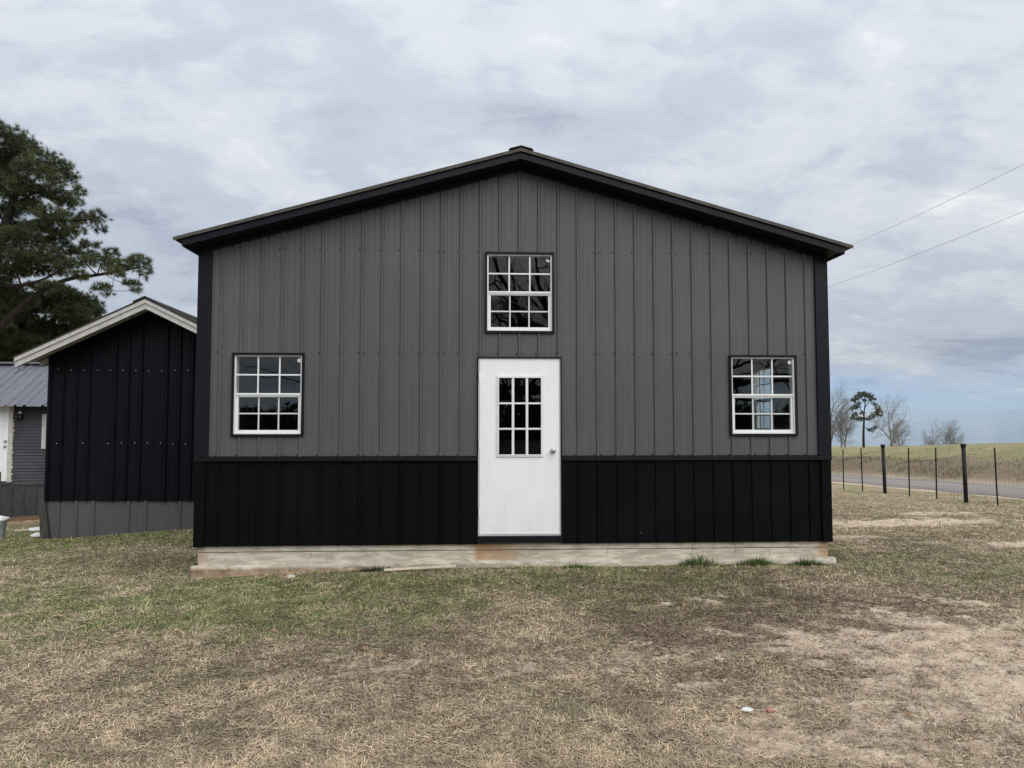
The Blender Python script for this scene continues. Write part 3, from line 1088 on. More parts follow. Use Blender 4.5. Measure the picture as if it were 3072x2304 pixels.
cracks = [((1.045, -0.01), (1.01, -0.10), (0.985, -0.18)), ((2.01, -0.02), (2.0, -0.09), (1.985, -0.175)), ((2.50, -0.005), (2.515, -0.07), (2.50, -0.15)),
          ((3.10, -0.03), (3.16, -0.08), (3.17, -0.12)), ((-2.36, -0.085), (-2.35, -0.13), (-2.385, -0.17)), ((2.90, -0.10), (2.93, -0.14), (2.89, -0.17))]
for c in cracks:
    pts = []
    for (x0, z0), (x1, z1) in zip(c, c[1:]):
        for k in range(5):
            t = k / 5
            pts.append((x0 + (x1 - x0) * t + rnd.uniform(-0.006, 0.006), 0.0145 if z0 + (z1 - z0) * t < -0.077 else 0.0115, z0 + (z1 - z0) * t))
    mb = MB()
    for a, b in zip(pts, pts[1:]):
        w = rnd.uniform(0.0012, 0.0028)
        mb.quad((a[0] - w, a[1], a[2]), (b[0] - w, b[1], b[2]), (b[0] + w, b[1], b[2]), (a[0] + w, a[1], a[2]))
    mb.obj('crack', 'crack', barn)


# ------------------------------------------------------------------ windows
def frame_bars(mb, x0, x1, z0, z1, w, y0, y1, wb=None, wt=None):
    wb = w if wb is None else wb
    wt = w if wt is None else wt
    mb.box(x0, x0 + w, y0, y1, z0, z1)
    mb.box(x1 - w, x1, y0, y1, z0, z1)
    mb.box(x0 + w, x1 - w, y0, y1, z0, z0 + wb)
    mb.box(x0 + w, x1 - w, y0, y1, z1 - wt, z1)


_wm = {}


def window(parent, loc, rotz=0.0, sticker=1, name='window'):
    """single-hung vinyl window, outer trim WW x WH, lower left corner at the origin, outside towards -y"""
    if not _wm:
        mb = MB()
        frame_bars(mb, 0.025, WW - 0.025, 0.024, WH - 0.024, 0.017, -0.012, 0.095, 0.018, 0.015)
        _wm['frame'] = mb.mesh('window_frame', 'vinyl')
        mb = MB()
        frame_bars(mb, 0, WW, 0, WH, 0.026, -0.032, 0.004)
        _wm['trim'] = mb.mesh('window_trim', 'trim_black')
        mb = MB()
        mb.box(0.042, WW - 0.042, -0.006, 0.05, 0.462, 0.490)
        mb.box(0.042, WW - 0.042, -0.010, -0.006, 0.474, 0.482)
        _wm['rail'] = mb.mesh('meeting_rail', 'vinyl')
        mb = MB()
        frame_bars(mb, 0.042, WW - 0.042, 0.042, 0.462, 0.026, 0.006, 0.045, 0.030, 0.016)
        _wm['sash'] = mb.mesh('lower_sash', 'vinyl')
        # opening of the upper and of the lower lights
        _wm['U'] = (0.042, WW - 0.042, 0.490, WH - 0.039, 0.012)
        _wm['L'] = (0.068, WW - 0.068, 0.072, 0.446, 0.026)
        for key in 'UL':
            x0, x1, z0, z1, y = _wm[key]
            bw = 0.0165 if key == 'U' else 0.0155
            mb = MB()
            mb.box(-bw / 2, bw / 2, y - 0.004, y + 0.004, 0, z1 - z0)
            _wm['v' + key] = mb.mesh('glazing_bar_v', 'vinyl' if key == 'U' else 'vinyl_shaded')
            mb = MB()
            mb.box(0, x1 - x0, y - 0.003, y + 0.003, -bw / 2, bw / 2)
            _wm['h' + key] = mb.mesh('glazing_bar_h', 'vinyl' if key == 'U' else 'vinyl_shaded')
            pw, ph = (x1 - x0) / 3, (z1 - z0) / 2
            mb = MB()
            mb.box(-pw / 2 + 0.0004, pw / 2 - 0.0004, y + 0.006, y + 0.010, -ph / 2 + 0.0004, ph / 2 - 0.0004)
            _wm['p' + key] = mb.mesh('pane', 'glass')
        mb = MB()
        mb.lathe([(0.024, 0), (0.024, 0.0008)], (0, 0, 0), 24, 'y')
        _wm['st'] = mb.mesh('round_sticker', 'sticker')
        mb = MB()
        c = [(0.024 * math.cos(a), 0.024 * math.sin(a)) for a in np.linspace(2.5, 5.9, 14)]
        mb.v = [(x, -0.001 - 0.004 * max(0, z), z) for x, z in c]
        mb.f = [tuple(range(len(c)))]
        _wm['st2'] = mb.mesh('peeled_sticker', 'sticker')
    w = link(name, _wm['frame'], parent, loc, rotz)
    link('trim', _wm['trim'], w)
    link('meeting_rail', _wm['rail'], w)
    link('lower_sash', _wm['sash'], w)
    for key in 'UL':
        x0, x1, z0, z1, y = _wm[key]
        for k in (1, 2):
            link('glazing_bar', _wm['v' + key], w, (x0 + (x1 - x0) * k / 3, 0, z0))
        link('glazing_bar', _wm['h' + key], w, (x0, 0, (z0 + z1) / 2))
        for i in range(3):
            for j in range(2):
                link('pane', _wm['p' + key], w, (x0 + (x1 - x0) * (i + 0.5) / 3, 0, z0 + (z1 - z0) * (j + 0.5) / 2))
    if sticker:
        link('sticker', _wm['st' if sticker == 1 else 'st2'], w, (WW - 0.066, 0.0175, WH - 0.082))
    return w


window(barn, (WIN[0][0], 0, WIN[0][1]), sticker=1)
window(barn, (WIN[1][0], 0, WIN[1][1]), sticker=1)
window(barn, (WIN[2][0], 0, WIN[2][1]), sticker=2)
window(barn, (HW - 0.012, side_open[0], side_open[2]), math.pi / 2, sticker=0, name='side_window')

# ------------------------------------------------------------------ door
mb = MB()
DX0, DX1, DZ0, DZ1 = -0.462, 0.461, 0.103, 2.110
# slab with an opening for the light
LX0, LX1, LZ0, LZ1 = -0.252, 0.258, 1.000, 1.905
y0, y1 = -0.012, 0.032
mb.box(DX0, LX0, y0, y1, DZ0, DZ1)
mb.box(LX1, DX1, y0, y1, DZ0, DZ1)
mb.box(LX0, LX1, y0, y1, DZ0, LZ0)
mb.box(LX0, LX1, y0, y1, LZ1, DZ1)
door = mb.obj('door', 'door', barn)
mb = MB()
frame_bars(mb, -0.2695, 0.2760, 0.980, 1.922, 0.0165, -0.024, -0.0125)
frame_bars(mb, -0.2530, 0.2595, 0.9965, 1.9055, 0.0145, -0.031, -0.0125)
bevel(mb.obj('light_frame', 'vinyl', door), 0.003)
gx0, gx1, gz0, gz1 = -0.2385, 0.2450, 1.011, 1.891
for k in (1, 2):
    mb = MB()
    x = gx0 + (gx1 - gx0) * k / 3
    mb.box(x - 0.0145, x + 0.0145, -0.026, 0.012, gz0, gz1)
    bevel(mb.obj('glazing_bar', 'vinyl', door), 0.004)
    z = gz0 + (gz1 - gz0) * k / 3
    mb = MB()
    for i in range(3):
        mb.box(gx0 + (gx1 - gx0) * i / 3 + (0.0145 if i else 0), gx0 + (gx1 - gx0) * (i + 1) / 3 - (0.0145 if i < 2 else 0), -0.0255, 0.0115, z - 0.0105, z + 0.0105)
    bevel(mb.obj('glazing_bar', 'vinyl', door), 0.004)
mb = MB()
pw, ph = (gx1 - gx0) / 3, (gz1 - gz0) / 3
mb.box(-pw / 2 + 0.0005, pw / 2 - 0.0005, -0.006, 0.0, -ph / 2 + 0.0005, ph / 2 - 0.0005)
pm = mb.mesh('door_pane', 'glass')
for i in range(3):
    for j in range(3):
        link('pane', pm, door, (gx0 + pw * (i + 0.5), 0, gz0 + ph * (j + 0.5)))
mb = MB()
mb.lathe([(0.032, 0.0), (0.033, 0.004), (0.028, 0.010), (0.014, 0.014), (0.012, 0.026), (0.020, 0.034), (0.0265, 0.044), (0.0265, 0.056), (0.020, 0.064), (0.008, 0.066), (0.006, 0.0655)], (0.384, -0.0125, 1.051), 28, 'y')
mb.obj('knob', 'steel', door, smooth=True)
for z in (0.34, 1.12, 1.90):
    mb = MB()
    mb.tube([(-0.467, -0.016, z - 0.05), (-0.467, -0.016, z + 0.05)], 0.0055, 8)
    mb.obj('hinge', 'vinyl', door)
mb = MB()
mb.box(-0.455, 0.455, -0.016, -0.0125, 0.104, 0.118)
mb.obj('sweep', 'vinyl', door)
mb = MB()
frame_bars(mb, -0.4745, 0.4735, 0.088, 2.1215, 0.010, -0.008, 0.098, 0.012, 0.0085)
mb.obj('door_jamb', 'vinyl', barn)
mb = MB()
mb.box(DOOR[0], -0.4750, -0.034, 0.002, 0.020, DOOR[3])
mb.box(0.4740, DOOR[1], -0.034, 0.002, 0.020, DOOR[3])
mb.box(-0.4750, 0.4740, -0.034, 0.002, 2.1220, DOOR[3])
bevel(mb.obj('door_trim', 'trim_black', barn), 0.002)
mb = MB()
mb.box(DOOR[0] + 0.008, DOOR[1] - 0.002, -0.052, 0.095, 0.022, 0.087)
mb.hexa([(DOOR[0] + 0.004, -0.060, 0.012), (DOOR[1] + 0.004, -0.060, 0.012), (DOOR[1] + 0.004, -0.03, 0.022), (DOOR[0] + 0.004, -0.03, 0.022), (DOOR[0] + 0.004, -0.060, 0.020), (DOOR[1] + 0.004, -0.060, 0.020), (DOOR[1] + 0.004, -0.03, 0.030), (DOOR[0] + 0.004, -0.03, 0.030)])
bevel(mb.obj('threshold', 'trim_black', barn), 0.004)

# ------------------------------------------------------------------ black shed on the left
SW = 3.90
sh = thing('black_shed', 'black ribbed metal gable shed with white rake boards, left of the gray building', 'shed', (-8.345, 5.20, 0), R(2.0))
sridge = 3.575
ssl = 0.490
sap = SW / 2
swt = lambda u: sridge - 0.03 - ssl * abs(u - sap)
sp9 = [0.045 + k * 0.2286 for k in range(20)]
ed = [0.0, sp9[4] - 0.03, sp9[8] - 0.03, sp9[12] - 0.03, sp9[16] - 0.03, SW]
bots = [-0.052, -0.062, -0.075, -0.068, -0.07]
for i, (a, b) in enumerate(zip(ed, ed[1:])):
    mb = MB()
    sheet(mb, a, b + (0.02 if i < 4 else 0), sp9, lambda u, i=i: bots[i], swt, front, rh=0.034, rw=0.085, tw=0.034, minor=True, off=0.003 * (i % 2), extra=(sap,))
    mb.obj('wall_panel', 'shed_panel', sh)
mb = MB()
for zrow, spots in ((2.335, range(0, 16)), (0.982, (0, 2, 4, 5, 6, 7, 8, 9, 10, 12, 13, 14))):
    for k in spots:
        u = sp9[k] + 0.14 + rnd.uniform(-0.012, 0.012)
        mb.lathe([(0.008, 0), (0.008, 0.004), (0.005, 0.005), (0.005, 0.009)], (u, -0.0035, zrow + rnd.uniform(-0.018, 0.018)), 6, 'y')
tag(mb.obj('screws', 'screw_zinc', sh), kind='stuff')
sk = [0.25 + k * 0.3048 for k in range(-1, 13)]
for i, (a, b) in enumerate(((0.02, 0.25 + 0.3048 * 3 - 0.03), (0.25 + 0.3048 * 3 - 0.03, 0.25 + 0.3048 * 6 - 0.03), (0.25 + 0.3048 * 6 - 0.03, 0.25 + 0.3048 * 9 - 0.03), (0.25 + 0.3048 * 9 - 0.03, SW))):
    mb = MB()
    sheet(mb, a, b, sk, lambda u: -0.76, lambda u: 0.02, lambda u, d, z: (u, 0.035 - d, z), rh=0.030, rw=0.075, tw=0.035)
    mb.obj('skirt_panel', 'skirt', sh)
mb = MB()
mb.hexa([(-0.03, -0.02, -0.72), (0.135, -0.045, -0.72), (0.135, 0.03, -0.72), (-0.03, 0.05, -0.72), (-0.10, -0.005, 0.16), (0.0, -0.006, 0.16), (0.0, 0.03, 0.16), (-0.10, 0.03, 0.16)])
tag(mb.obj('corner_flashing', simple('flashing_paint', (0.052, 0.048, 0.044), 0.7, 0.25, 12), sh), 'brown gray corner flashing leaning outward')
mb = MB()
for u in (0.0, SW):
    mb.quad((u, 0.0, -0.06), (u, 5.2, -0.06), (u, 5.2, swt(u)), (u, 0.0, swt(u)))
mb.quad((0, 5.2, -0.06), (SW, 5.2, -0.06), (SW, 5.2, swt(SW)), (0, 5.2, swt(0)))
mb.quad((0, 5.2, swt(0)), (SW, 5.2, swt(SW)), (sap, 5.2, swt(sap)), (sap, 5.2, swt(sap)))
mb.obj('side_wall', 'shed_panel', sh)
mb = MB()
for u in (0.03, SW - 0.03):
    mb.quad((u, 0.05, -1.2), (u, 5.15, -1.4), (u, 5.15, -0.06), (u, 0.05, -0.06))
mb.obj('side_skirt', 'skirt', sh)
ov = 0.215
for s in (-1, 1):
    X1 = sap + s * (sap + ov)
    zr = lambda u: sridge - ssl * abs(u - sap)
    mb = MB()
    mb.bar(sap, zr(sap) - 0.012, X1 + s * 0.03, zr(X1 + s * 0.03) - 0.012, -0.675, 5.5, 0.022)
    mb.obj('roof_sheet', simple('shed_roof_brown', (0.045, 0.038, 0.032), 0.95, 0.3, 5, 0.05), sh)
    mb = MB()
    mb.bar(sap, zr(sap) - 0.012 - 0.075, X1, zr(X1) - 0.012 - 0.075, -0.660, -0.637, 0.073)
    mb.obj('upper_rake_board', 'old_white', sh)
    mb = MB()
    mb.bar(sap, zr(sap) - 0.012 - 0.175, X1, zr(X1) - 0.012 - 0.175, -0.635, -0.608, 0.155)
    mb.obj('lower_rake_board', 'old_white', sh)
    # underside boards between the rake and the wall
    mb = MB()
    mb.bar(sap, zr(sap) - 0.040, X1, zr(X1) - 0.040, -0.606, -0.03, 0.018)
    mb.obj('soffit_board', 'old_white', sh)
    for v in (-0.45, 0.05, 0.65, 1.25, 2.5, 3.7, 4.9):
        mb = MB()
        xa = sap + s * (sap + 0.002)
        mb.bar(xa, zr(xa) - 0.135, X1 - s * 0.04, zr(X1 - s * 0.04) - 0.135, v, v + 0.045, 0.10)
        mb.obj('rafter_tail', 'old_white', sh)
mb = MB()
mb.bar(sap - 0.20, zr(sap - 0.20) + 0.016, sap, zr(sap) + 0.016, -0.690, 5.5, 0.020)
mb.bar(sap, zr(sap) + 0.016, sap + 0.20, zr(sap + 0.20) + 0.016, -0.690, 5.5, 0.020)
mb.obj('ridge_cap', 'roof_black', sh)
for q in (0.06, 0.16):
    mb = MB()
    p0 = Vector((-ov + q, -0.62, zr(-ov + q) - 0.19))
    mb.tube([p0, p0 + Vector((0.01, 0, -0.06)), p0 + Vector((-0.02, 0, -0.12)), p0 + Vector((-0.07, 0, -0.13))], 0.006, 5)
    mb.obj('loose_wire', 'screw', sh)

# ------------------------------------------------------------------ house with peeling siding, far left
hs = thing('small_house', 'old house with peeling dark siding and gray metal roof at the left edge', 'house', (-18.5, 11.0, 0), 0)
HX = 10.2
mb = MB()
mb.hexa([(0, 0.020, 0), (HX, 0.020, 0), (HX, -0.014, 0), (0, -0.014, 0), (0, 0.020, 0.09), (HX, 0.020, 0.09), (HX, 0.010, 0.09), (0, 0.010, 0.09)])
bm_ = mb.mesh('siding_board', 'siding')
z = -0.235
while z < 1.86:
    link('siding_board', bm_, hs, (0, rnd.uniform(-0.003, 0.001), z + rnd.uniform(-0.003, 0.003)))
    z += 0.0820
mb = MB()
mb.box(0, HX, 0.022, 2.6, -0.30, 2.0)
mb.obj('wall', 'siding', hs)
mb = MB()
mb.v = [(0, 0.03, 2.0), (0, 2.6, 2.0), (0, 1.3, 2.95), (HX, 0.03, 2.0), (HX, 2.6, 2.0), (HX, 1.3, 2.95)]
mb.f = [(0, 1, 2), (3, 5, 4)]
mb.obj('gable_wall', 'siding', hs)
RS = 0.66
for i in range(13):
    a = -0.6 + i * 0.914
    rr = [a + 0.03 + k * 0.2286 for k in range(5)]
    for s, nm in ((1, 'front'), (-1, 'rear')):
        fm = (lambda u, d, t, s=s: (u, (-0.55 + t) if s == 1 else (3.15 - t), 1.770 + RS * t + d))
        mb = MB()
        sheet(mb, a, a + 0.93, rr, lambda u: 0.0, lambda u: 1.85, fm, rh=0.045, rw=0.09, tw=0.035, minor=False)
        mb.obj('roof_panel', 'house_roof', hs)
mb = MB()
mb.bar(-0.6, 2.99, HX + 1.0, 2.99, 1.13, 1.47, 0.05)
mb.obj('ridge_cap', 'house_roof', hs)
mb = MB()
mb.box(0, HX, -0.06, 0.0, 1.86, 1.99)
mb.obj('eave_board', 'siding', hs)
hk = [0.15 + k * 0.3048 for k in range(36)]
for i in range(11):
    a = hk[0] - 0.04 + i * 0.9144
    mb = MB()
    sheet(mb, a, min(a + 0.92, HX), hk, lambda u: -1.45, lambda u: -0.245, lambda u, d, z: (u, -0.01 - d, z), rh=0.03, rw=0.08, tw=0.035)
    mb.obj('skirt_panel', simple('house_skirt', (0.050, 0.049, 0.052), 0.6, 0.2, 6) if i == 0 else bpy.data.materials['house_skirt'], hs)
mb = MB()
mb.box(0, HX, -0.035, -0.006, -0.262, -0.232)
mb.obj('sill_board', 'siding', hs)
# door (mostly outside the frame)
d0, d1 = 4.88, 5.815
mb = MB()
mb.box(d0, d1, -0.03, 0.015, -0.16, 1.88)
hd = mb.obj('door', 'door', hs)
for (za, zb) in ((-0.05, 0.33), (0.42, 0.86), (0.96, 1.72)):
    for xa, xb in ((d0 + 0.10, d0 + 0.43), (d0 + 0.50, d1 - 0.10)):
        mb = MB()
        mb.box(xa, xb, -0.038, -0.031, za, zb)
        bevel(mb.obj('raised_panel', 'door', hd), 0.006)
for z_, nm in ((0.735, 'knob'), (0.872, 'deadbolt')):
    mb = MB()
    mb.lathe([(0.030, 0), (0.030, 0.008), (0.014, 0.012), (0.014, 0.03), (0.028, 0.04), (0.028, 0.06), (0.015, 0.068)], (d1 - 0.055, -0.031, z_), 16, 'y')
    mb.obj(nm, 'steel', hd, smooth=True)
for xa, xb in ((d0 - 0.115, d0 - 0.004), (d1 + 0.004, d1 + 0.115)):
    mb = MB()
    mb.box(xa, xb, -0.045, 0.012, -0.19, 1.87)
    mb.obj('door_casing', 'old_white', hs)
mb = MB()
for k in range(14):     # flaking caulk along the casing
    zz = -0.15 + k * 0.14 + rnd.uniform(-0.03, 0.03)
    mb.box(d1 + 0.116, d1 + 0.122 + rnd.uniform(0.0, 0.03), -0.03, -0.008, zz, zz + rnd.uniform(0.03, 0.11))
tag(mb.obj('caulk', 'stone', hs), kind='stuff')
mb = MB()
frame_bars(mb, 6.67, 7.45, 0.675, 1.585, 0.105, -0.05, 0.012)
hw_ = mb.obj('window', 'old_white', hs)
mb = MB()
mb.box(6.776, 7.344, -0.02, -0.012, 0.781, 1.479)
mb.obj('pane', 'glass', hw_)
mb = MB()
mb.box(6.776, 7.344, -0.035, -0.021, 1.11, 1.15)
mb.obj('sash_rail', 'old_white', hw_)
mb = MB()
mb.box(6.07, 6.15, -0.06, -0.006, 1.50, 1.62)
lp = mb.obj('wall_lamp', 'lamp_black', hs)
for dx in (-0.05, 0.05):
    mb = MB()
    mb.lathe([(0.03, 0), (0.05, 0.03), (0.058, 0.10), (0.055, 0.12)], (6.11 + dx, -0.06, 1.50), 14, 'y')
    mb.obj('lamp_head', 'lamp_black', lp, smooth=True)
mb = MB()
mb.lathe([(0.02, 0), (0.04, 0.02), (0.04, 0.05), (0.02, 0.07)], (6.14, -0.06, 1.62), 12, 'y')
mb.obj('motion_sensor', 'vinyl', lp, smooth=True)

# steps post at the left edge
zg = float(gz(-12.26, 10.0))
st = thing('wooden_step_rail', 'brown timber stair post standing before the small house at the left edge', 'post', (-12.27, 10.0, zg))
mb = MB(); mb.box(-0.045, 0.045, -0.045, 0.045, -0.1, 1.28)
bevel(mb.obj('post', 'wood_brown', st), 0.004)
mb = MB(); mb.box(-0.95, -0.046, -0.02, 0.02, 1.12, 1.22)
bevel(mb.obj('rail', 'wood_brown', st), 0.004)
mb = MB(); mb.box(-1.04, -0.95, -0.045, 0.045, -0.1, 1.28)
bevel(mb.obj('post', 'wood_brown', st), 0.004)


# ------------------------------------------------------------------ things lying about
def g1(x, y):
    return float(gz(np.array(x), np.array(y)))


bk = thing('bucket', 'gray plastic bucket holding a white cloth, on the grass at the left edge', 'bucket', (-9.615, 5.92, g1(-9.615, 5.92) - 0.01))
mb = MB()
mb.lathe([(0.128, 0.0), (0.130, 0.01), (0.150, 0.30), (0.150, 0.362), (0.146, 0.362), (0.146, 0.30), (0.126, 0.012), (0.0, 0.012)], n=28, cap=False)
mb.obj('body', 'bucket', bk, smooth=True)
for h in (0.285, 0.318, 0.352):
    mb = MB()
    mb.lathe([(0.149, h - 0.008), (0.160, h - 0.006), (0.160, h + 0.006), (0.149, h + 0.008)], n=28, cap=False)
    mb.obj('rim', 'bucket', bk, smooth=True)
mb = MB()
mb.tube([(0.156 * math.cos(a), 0.156 * math.sin(a), 0.30 - 0.09 * math.sin((a + 1.4) / 2.8 * math.pi) ** 2) for a in np.linspace(-2.8, 0.0, 14)], 0.003, 6)
mb.obj('handle', 'steel', bk)
mb = MB()
arc = np.linspace(-2.35, -1.55, 8)
for a, b in zip(arc, arc[1:]):
    f_ = lambda an, h: ((0.1315 + 0.066 * h) * math.cos(an), (0.1315 + 0.066 * h) * math.sin(an), h)
    mb.quad(f_(a, 0.07), f_(b, 0.07), f_(b, 0.23), f_(a, 0.23))
mb.obj('label', 'bucket_label', bk)


def crumple(name, label, cat, loc, sx, sy, sz, mat, seed, rotz=0.0, flatb=0.15):
    rr = np.random.default_rng(seed)
    n, m = 22, 12
    V = []
    off = rr.random(2) * 90
    for j in range(m + 1):
        ph = math.pi * j / m
        for i in range(n):
            th = 2 * math.pi * i / n
            k = 0.62 + 0.75 * float(fbm(np.array(math.cos(th) * math.sin(ph) + off[0]), np.array(math.sin(th) * math.sin(ph) + off[1] + math.cos(ph)), 2.2, 4, 0.65))
            zz = math.cos(ph) * sz * k
            V.append((math.cos(th) * math.sin(ph) * sx * k, math.sin(th) * math.sin(ph) * sy * k, max(zz, -flatb * sz)))
    F = []
    for j in range(m):
        for i in range(n):
            F.append((j * n + i, (j + 1) * n + i, (j + 1) * n + (i + 1) % n, j * n + (i + 1) % n))
    me = np_mesh(name, np.array(V), quads=np.array(F), mat=mat)
    o = link(name, me, None, loc, rotz)
    return tag(o, label, cat) if label else o


crumple('rag', 'crumpled white cloth heaped on top of the gray bucket', 'cloth', (-9.615, 5.92, g1(-9.615, 5.92) + 0.365), 0.19, 0.16, 0.075, 'white_cloth', 3, 0.2, 0.4)


def board(name, label, cat, p0, p1, h, t, mat, z0=0.0, group=None):
    p0, p1 = Vector(p0), Vector(p1)
    L = (p1 - p0).length
    mb = MB()
    mb.box(0, L, -t / 2, t / 2, 0, h)
    o = mb.obj(name, mat, None, (p0.x, p0.y, p0.z), math.atan2(p1.y - p0.y, p1.x - p0.x))
    o.rotation_euler.y = -math.atan2(p1.z - p0.z, math.hypot(p1.x - p0.x, p1.y - p0.y))
    bevel(o, 0.003)
    return tag(o, label, cat, group)


board('board', 'brown board lying against the house skirt, the nearer and longer one with end grain showing', 'board', (-12.20, 10.62, g1(-12.2, 10.6)), (-11.50, 10.60, g1(-11.5, 10.6)), 0.105, 0.09, 'wood_brown')
board('board', 'brown board half hidden behind the bucket, against the house skirt', 'board', (-12.75, 10.75, g1(-12.7, 10.7)), (-12.0, 10.73, g1(-12.0, 10.7)), 0.09, 0.06, 'wood_brown')
crumple('crushed_bottle', 'white crumpled litter with a pale stick end, on green grass by the shed corner', 'litter', (-9.80, 7.45, g1(-9.8, 7.45) + 0.03), 0.16, 0.07, 0.055, 'white_cloth', 8, 0.1, 0.5)
board('stick', 'thin pale stick lying beside the white crumpled litter on green grass', 'stick', (-10.22, 7.44, g1(-10.2, 7.44) + 0.02), (-9.96, 7.45, g1(-9.95, 7.45) + 0.035), 0.03, 0.04, 'wood_pale')
crumple('litter', 'narrow white scrap of litter on the grass nearest the shed corner', 'litter', (-8.62, 5.58, g1(-8.62, 5.58) + 0.035), 0.15, 0.045, 0.05, 'white_cloth', 12, 0.55, 0.5)
board('lath', 'pale wooden lath lying on the ground in front of the footing', 'lath', (-1.50, -0.27, g1(-1.5, -0.27) + 0.028), (-0.72, -0.19, g1(-0.72, -0.19) + 0.038), 0.020, 0.045, 'wood_pale')
crumple('stone', 'small white stone on the dirt before the footing left of the door', 'stone', (-2.50, -0.30, g1(-2.5, -0.3) + 0.01), 0.050, 0.03, 0.026, 'stone', 21, 0.2, 0.4)

# string toy on the dirt, lower right
ty = thing('litter_tie', 'small white and red plastic litter joined by a string, on bare ground lower right', 'litter', (1.03, -4.17, g1(1.03, -4.17) + 0.004))
a_ = crumple('white_end', None, None, (0.0, 0, 0.008), 0.034, 0.018, 0.012, 'white_cloth', 35, -0.1, 0.5); a_.parent = ty
a_ = crumple('red_end', None, None, (0.128, -0.010, 0.008), 0.027, 0.013, 0.014, 'red_plastic', 32, -0.2, 0.5); a_.parent = ty
mb = MB()
mb.tube([(0.028, 0, 0.012), (0.05, -0.003, 0.008), (0.08, -0.008, 0.009), (0.108, -0.009, 0.009)], 0.0024, 6)
mb.obj('string', 'twine', ty)
mb = MB()
mb.tube([(0.150, -0.010, 0.010), (0.163, -0.016, 0.007), (0.172, -0.02, 0.004)], [0.006, 0.004, 0.002], 6)
mb.obj('tip', 'twine', ty)

# fallen leaves
mb = MB()
lo = [(0, 0), (0.2, 0.24), (0.42, 0.18), (0.62, 0.27), (0.8, 0.13), (1, 0)]
for s in (-1, 1):
    for (a, wa), (b, wb) in zip(lo, lo[1:]):
        mb.quad((a - 0.5, 0, 0.10 * math.sin(a * 3)), (b - 0.5, 0, 0.10 * math.sin(b * 3)), (b - 0.5, s * wb, 0.10 * math.sin(b * 3) + 0.12 * wb * 3), (a - 0.5, s * wa, 0.10 * math.sin(a * 3) + 0.12 * wa * 3))
leaf_me = mb.mesh('dry_leaf', 'leaf')
for (x, y) in [(-3.62, -1.35), (-2.9, -2.6), (-2.05, -2.55), (-1.28, -3.0), (-1.15, -3.15), (-1.9, -3.7), (0.02, -2.35), (1.35, -1.9), (0.9, -3.1), (2.4, -2.9), (-0.6, -4.3), (-4.6, 0.6), (-4.9, 1.1), (1.9, -4.3), (3.1, -1.9), (-2.2, -1.9)]:
    o = link('dry_leaf', leaf_me, None, (x, y, g1(x, y) + 0.018), rnd.uniform(0, 6.28))
    o.scale = (0.075, 0.075, 0.075)
    o.rotation_euler.x = rnd.uniform(-0.4, 0.4)
    o.rotation_euler.y = rnd.uniform(-0.4, 0.4)
    tag(o, 'small curled brown dead leaf lying on the dry lawn', 'leaf', 'dead leaves on the lawn')

# ------------------------------------------------------------------ fence along the road
FX = 11.95
fn = thing('wire_fence', 'black wire mesh fence with thin steel posts and capped round posts along the road', 'fence', (FX, 0, 0))
tposts = [15.5, 14.3, 11.78, 10.59, 8.32, 7.1, 4.7, 3.5, 16.75, 19.2, 20.4]
rposts = [13.04, 9.43, 5.9, 17.98]
mb = MB()
mb.box(-0.018, 0.018, -0.003, 0.003, -0.3, 1.385)
mb.box(-0.003, 0.003, -0.024, -0.003, -0.3, 1.385)
mb.box(-0.018, 0.018, 0.003, 0.007, 1.36, 1.385)
for k in range(22):
    mb.box(-0.006, 0.006, 0.003, 0.009, 0.05 + k * 0.06, 0.065 + k * 0.06)
tm = mb.mesh('steel_post', 'post_black')
mb = MB()
mb.lathe([(0.050, -0.3), (0.050, 1.47)], n=14)
rm = mb.mesh('round_post', 'post_black', True)
mb = MB()
mb.lathe([(0.054, 1.40), (0.060, 1.425), (0.068, 1.47), (0.068, 1.492), (0.05, 1.50)], n=14)
cm = mb.mesh('post_cap', 'post_black', True)
for y in tposts:
    o = link('steel_post', tm, fn, (rnd.uniform(-0.02, 0.02), y, g1(FX, y)))
    o.rotation_euler = (rnd.uniform(-0.015, 0.015), rnd.uniform(-0.03, 0.01), rnd.uniform(-0.3, 0.3))
for y in rposts:
    o = link('round_post', rm, fn, (0, y, g1(FX, y)))
    o.rotation_euler = (rnd.uniform(-0.012, 0.012), -0.02, 0)
    link('post_cap', cm, o)
mb = MB()
yl = np.arange(2.8, 20.6, 0.6)
for h in (0.06, 0.16, 0.27, 0.39, 0.53, 0.69, 0.86, 1.04, 1.22):
    mb.tube([(-0.03, y, g1(FX, y) + h) for y in yl], 0.0016, 3)
for y in np.arange(2.8, 20.5, 0.15):
    zb = g1(FX, y)
    mb.tube([(-0.03, y, zb + 0.06), (-0.03, y, zb + 1.22)], 0.0013, 3)
tag(mb.obj('wire_mesh', 'galv', fn), kind='stuff')

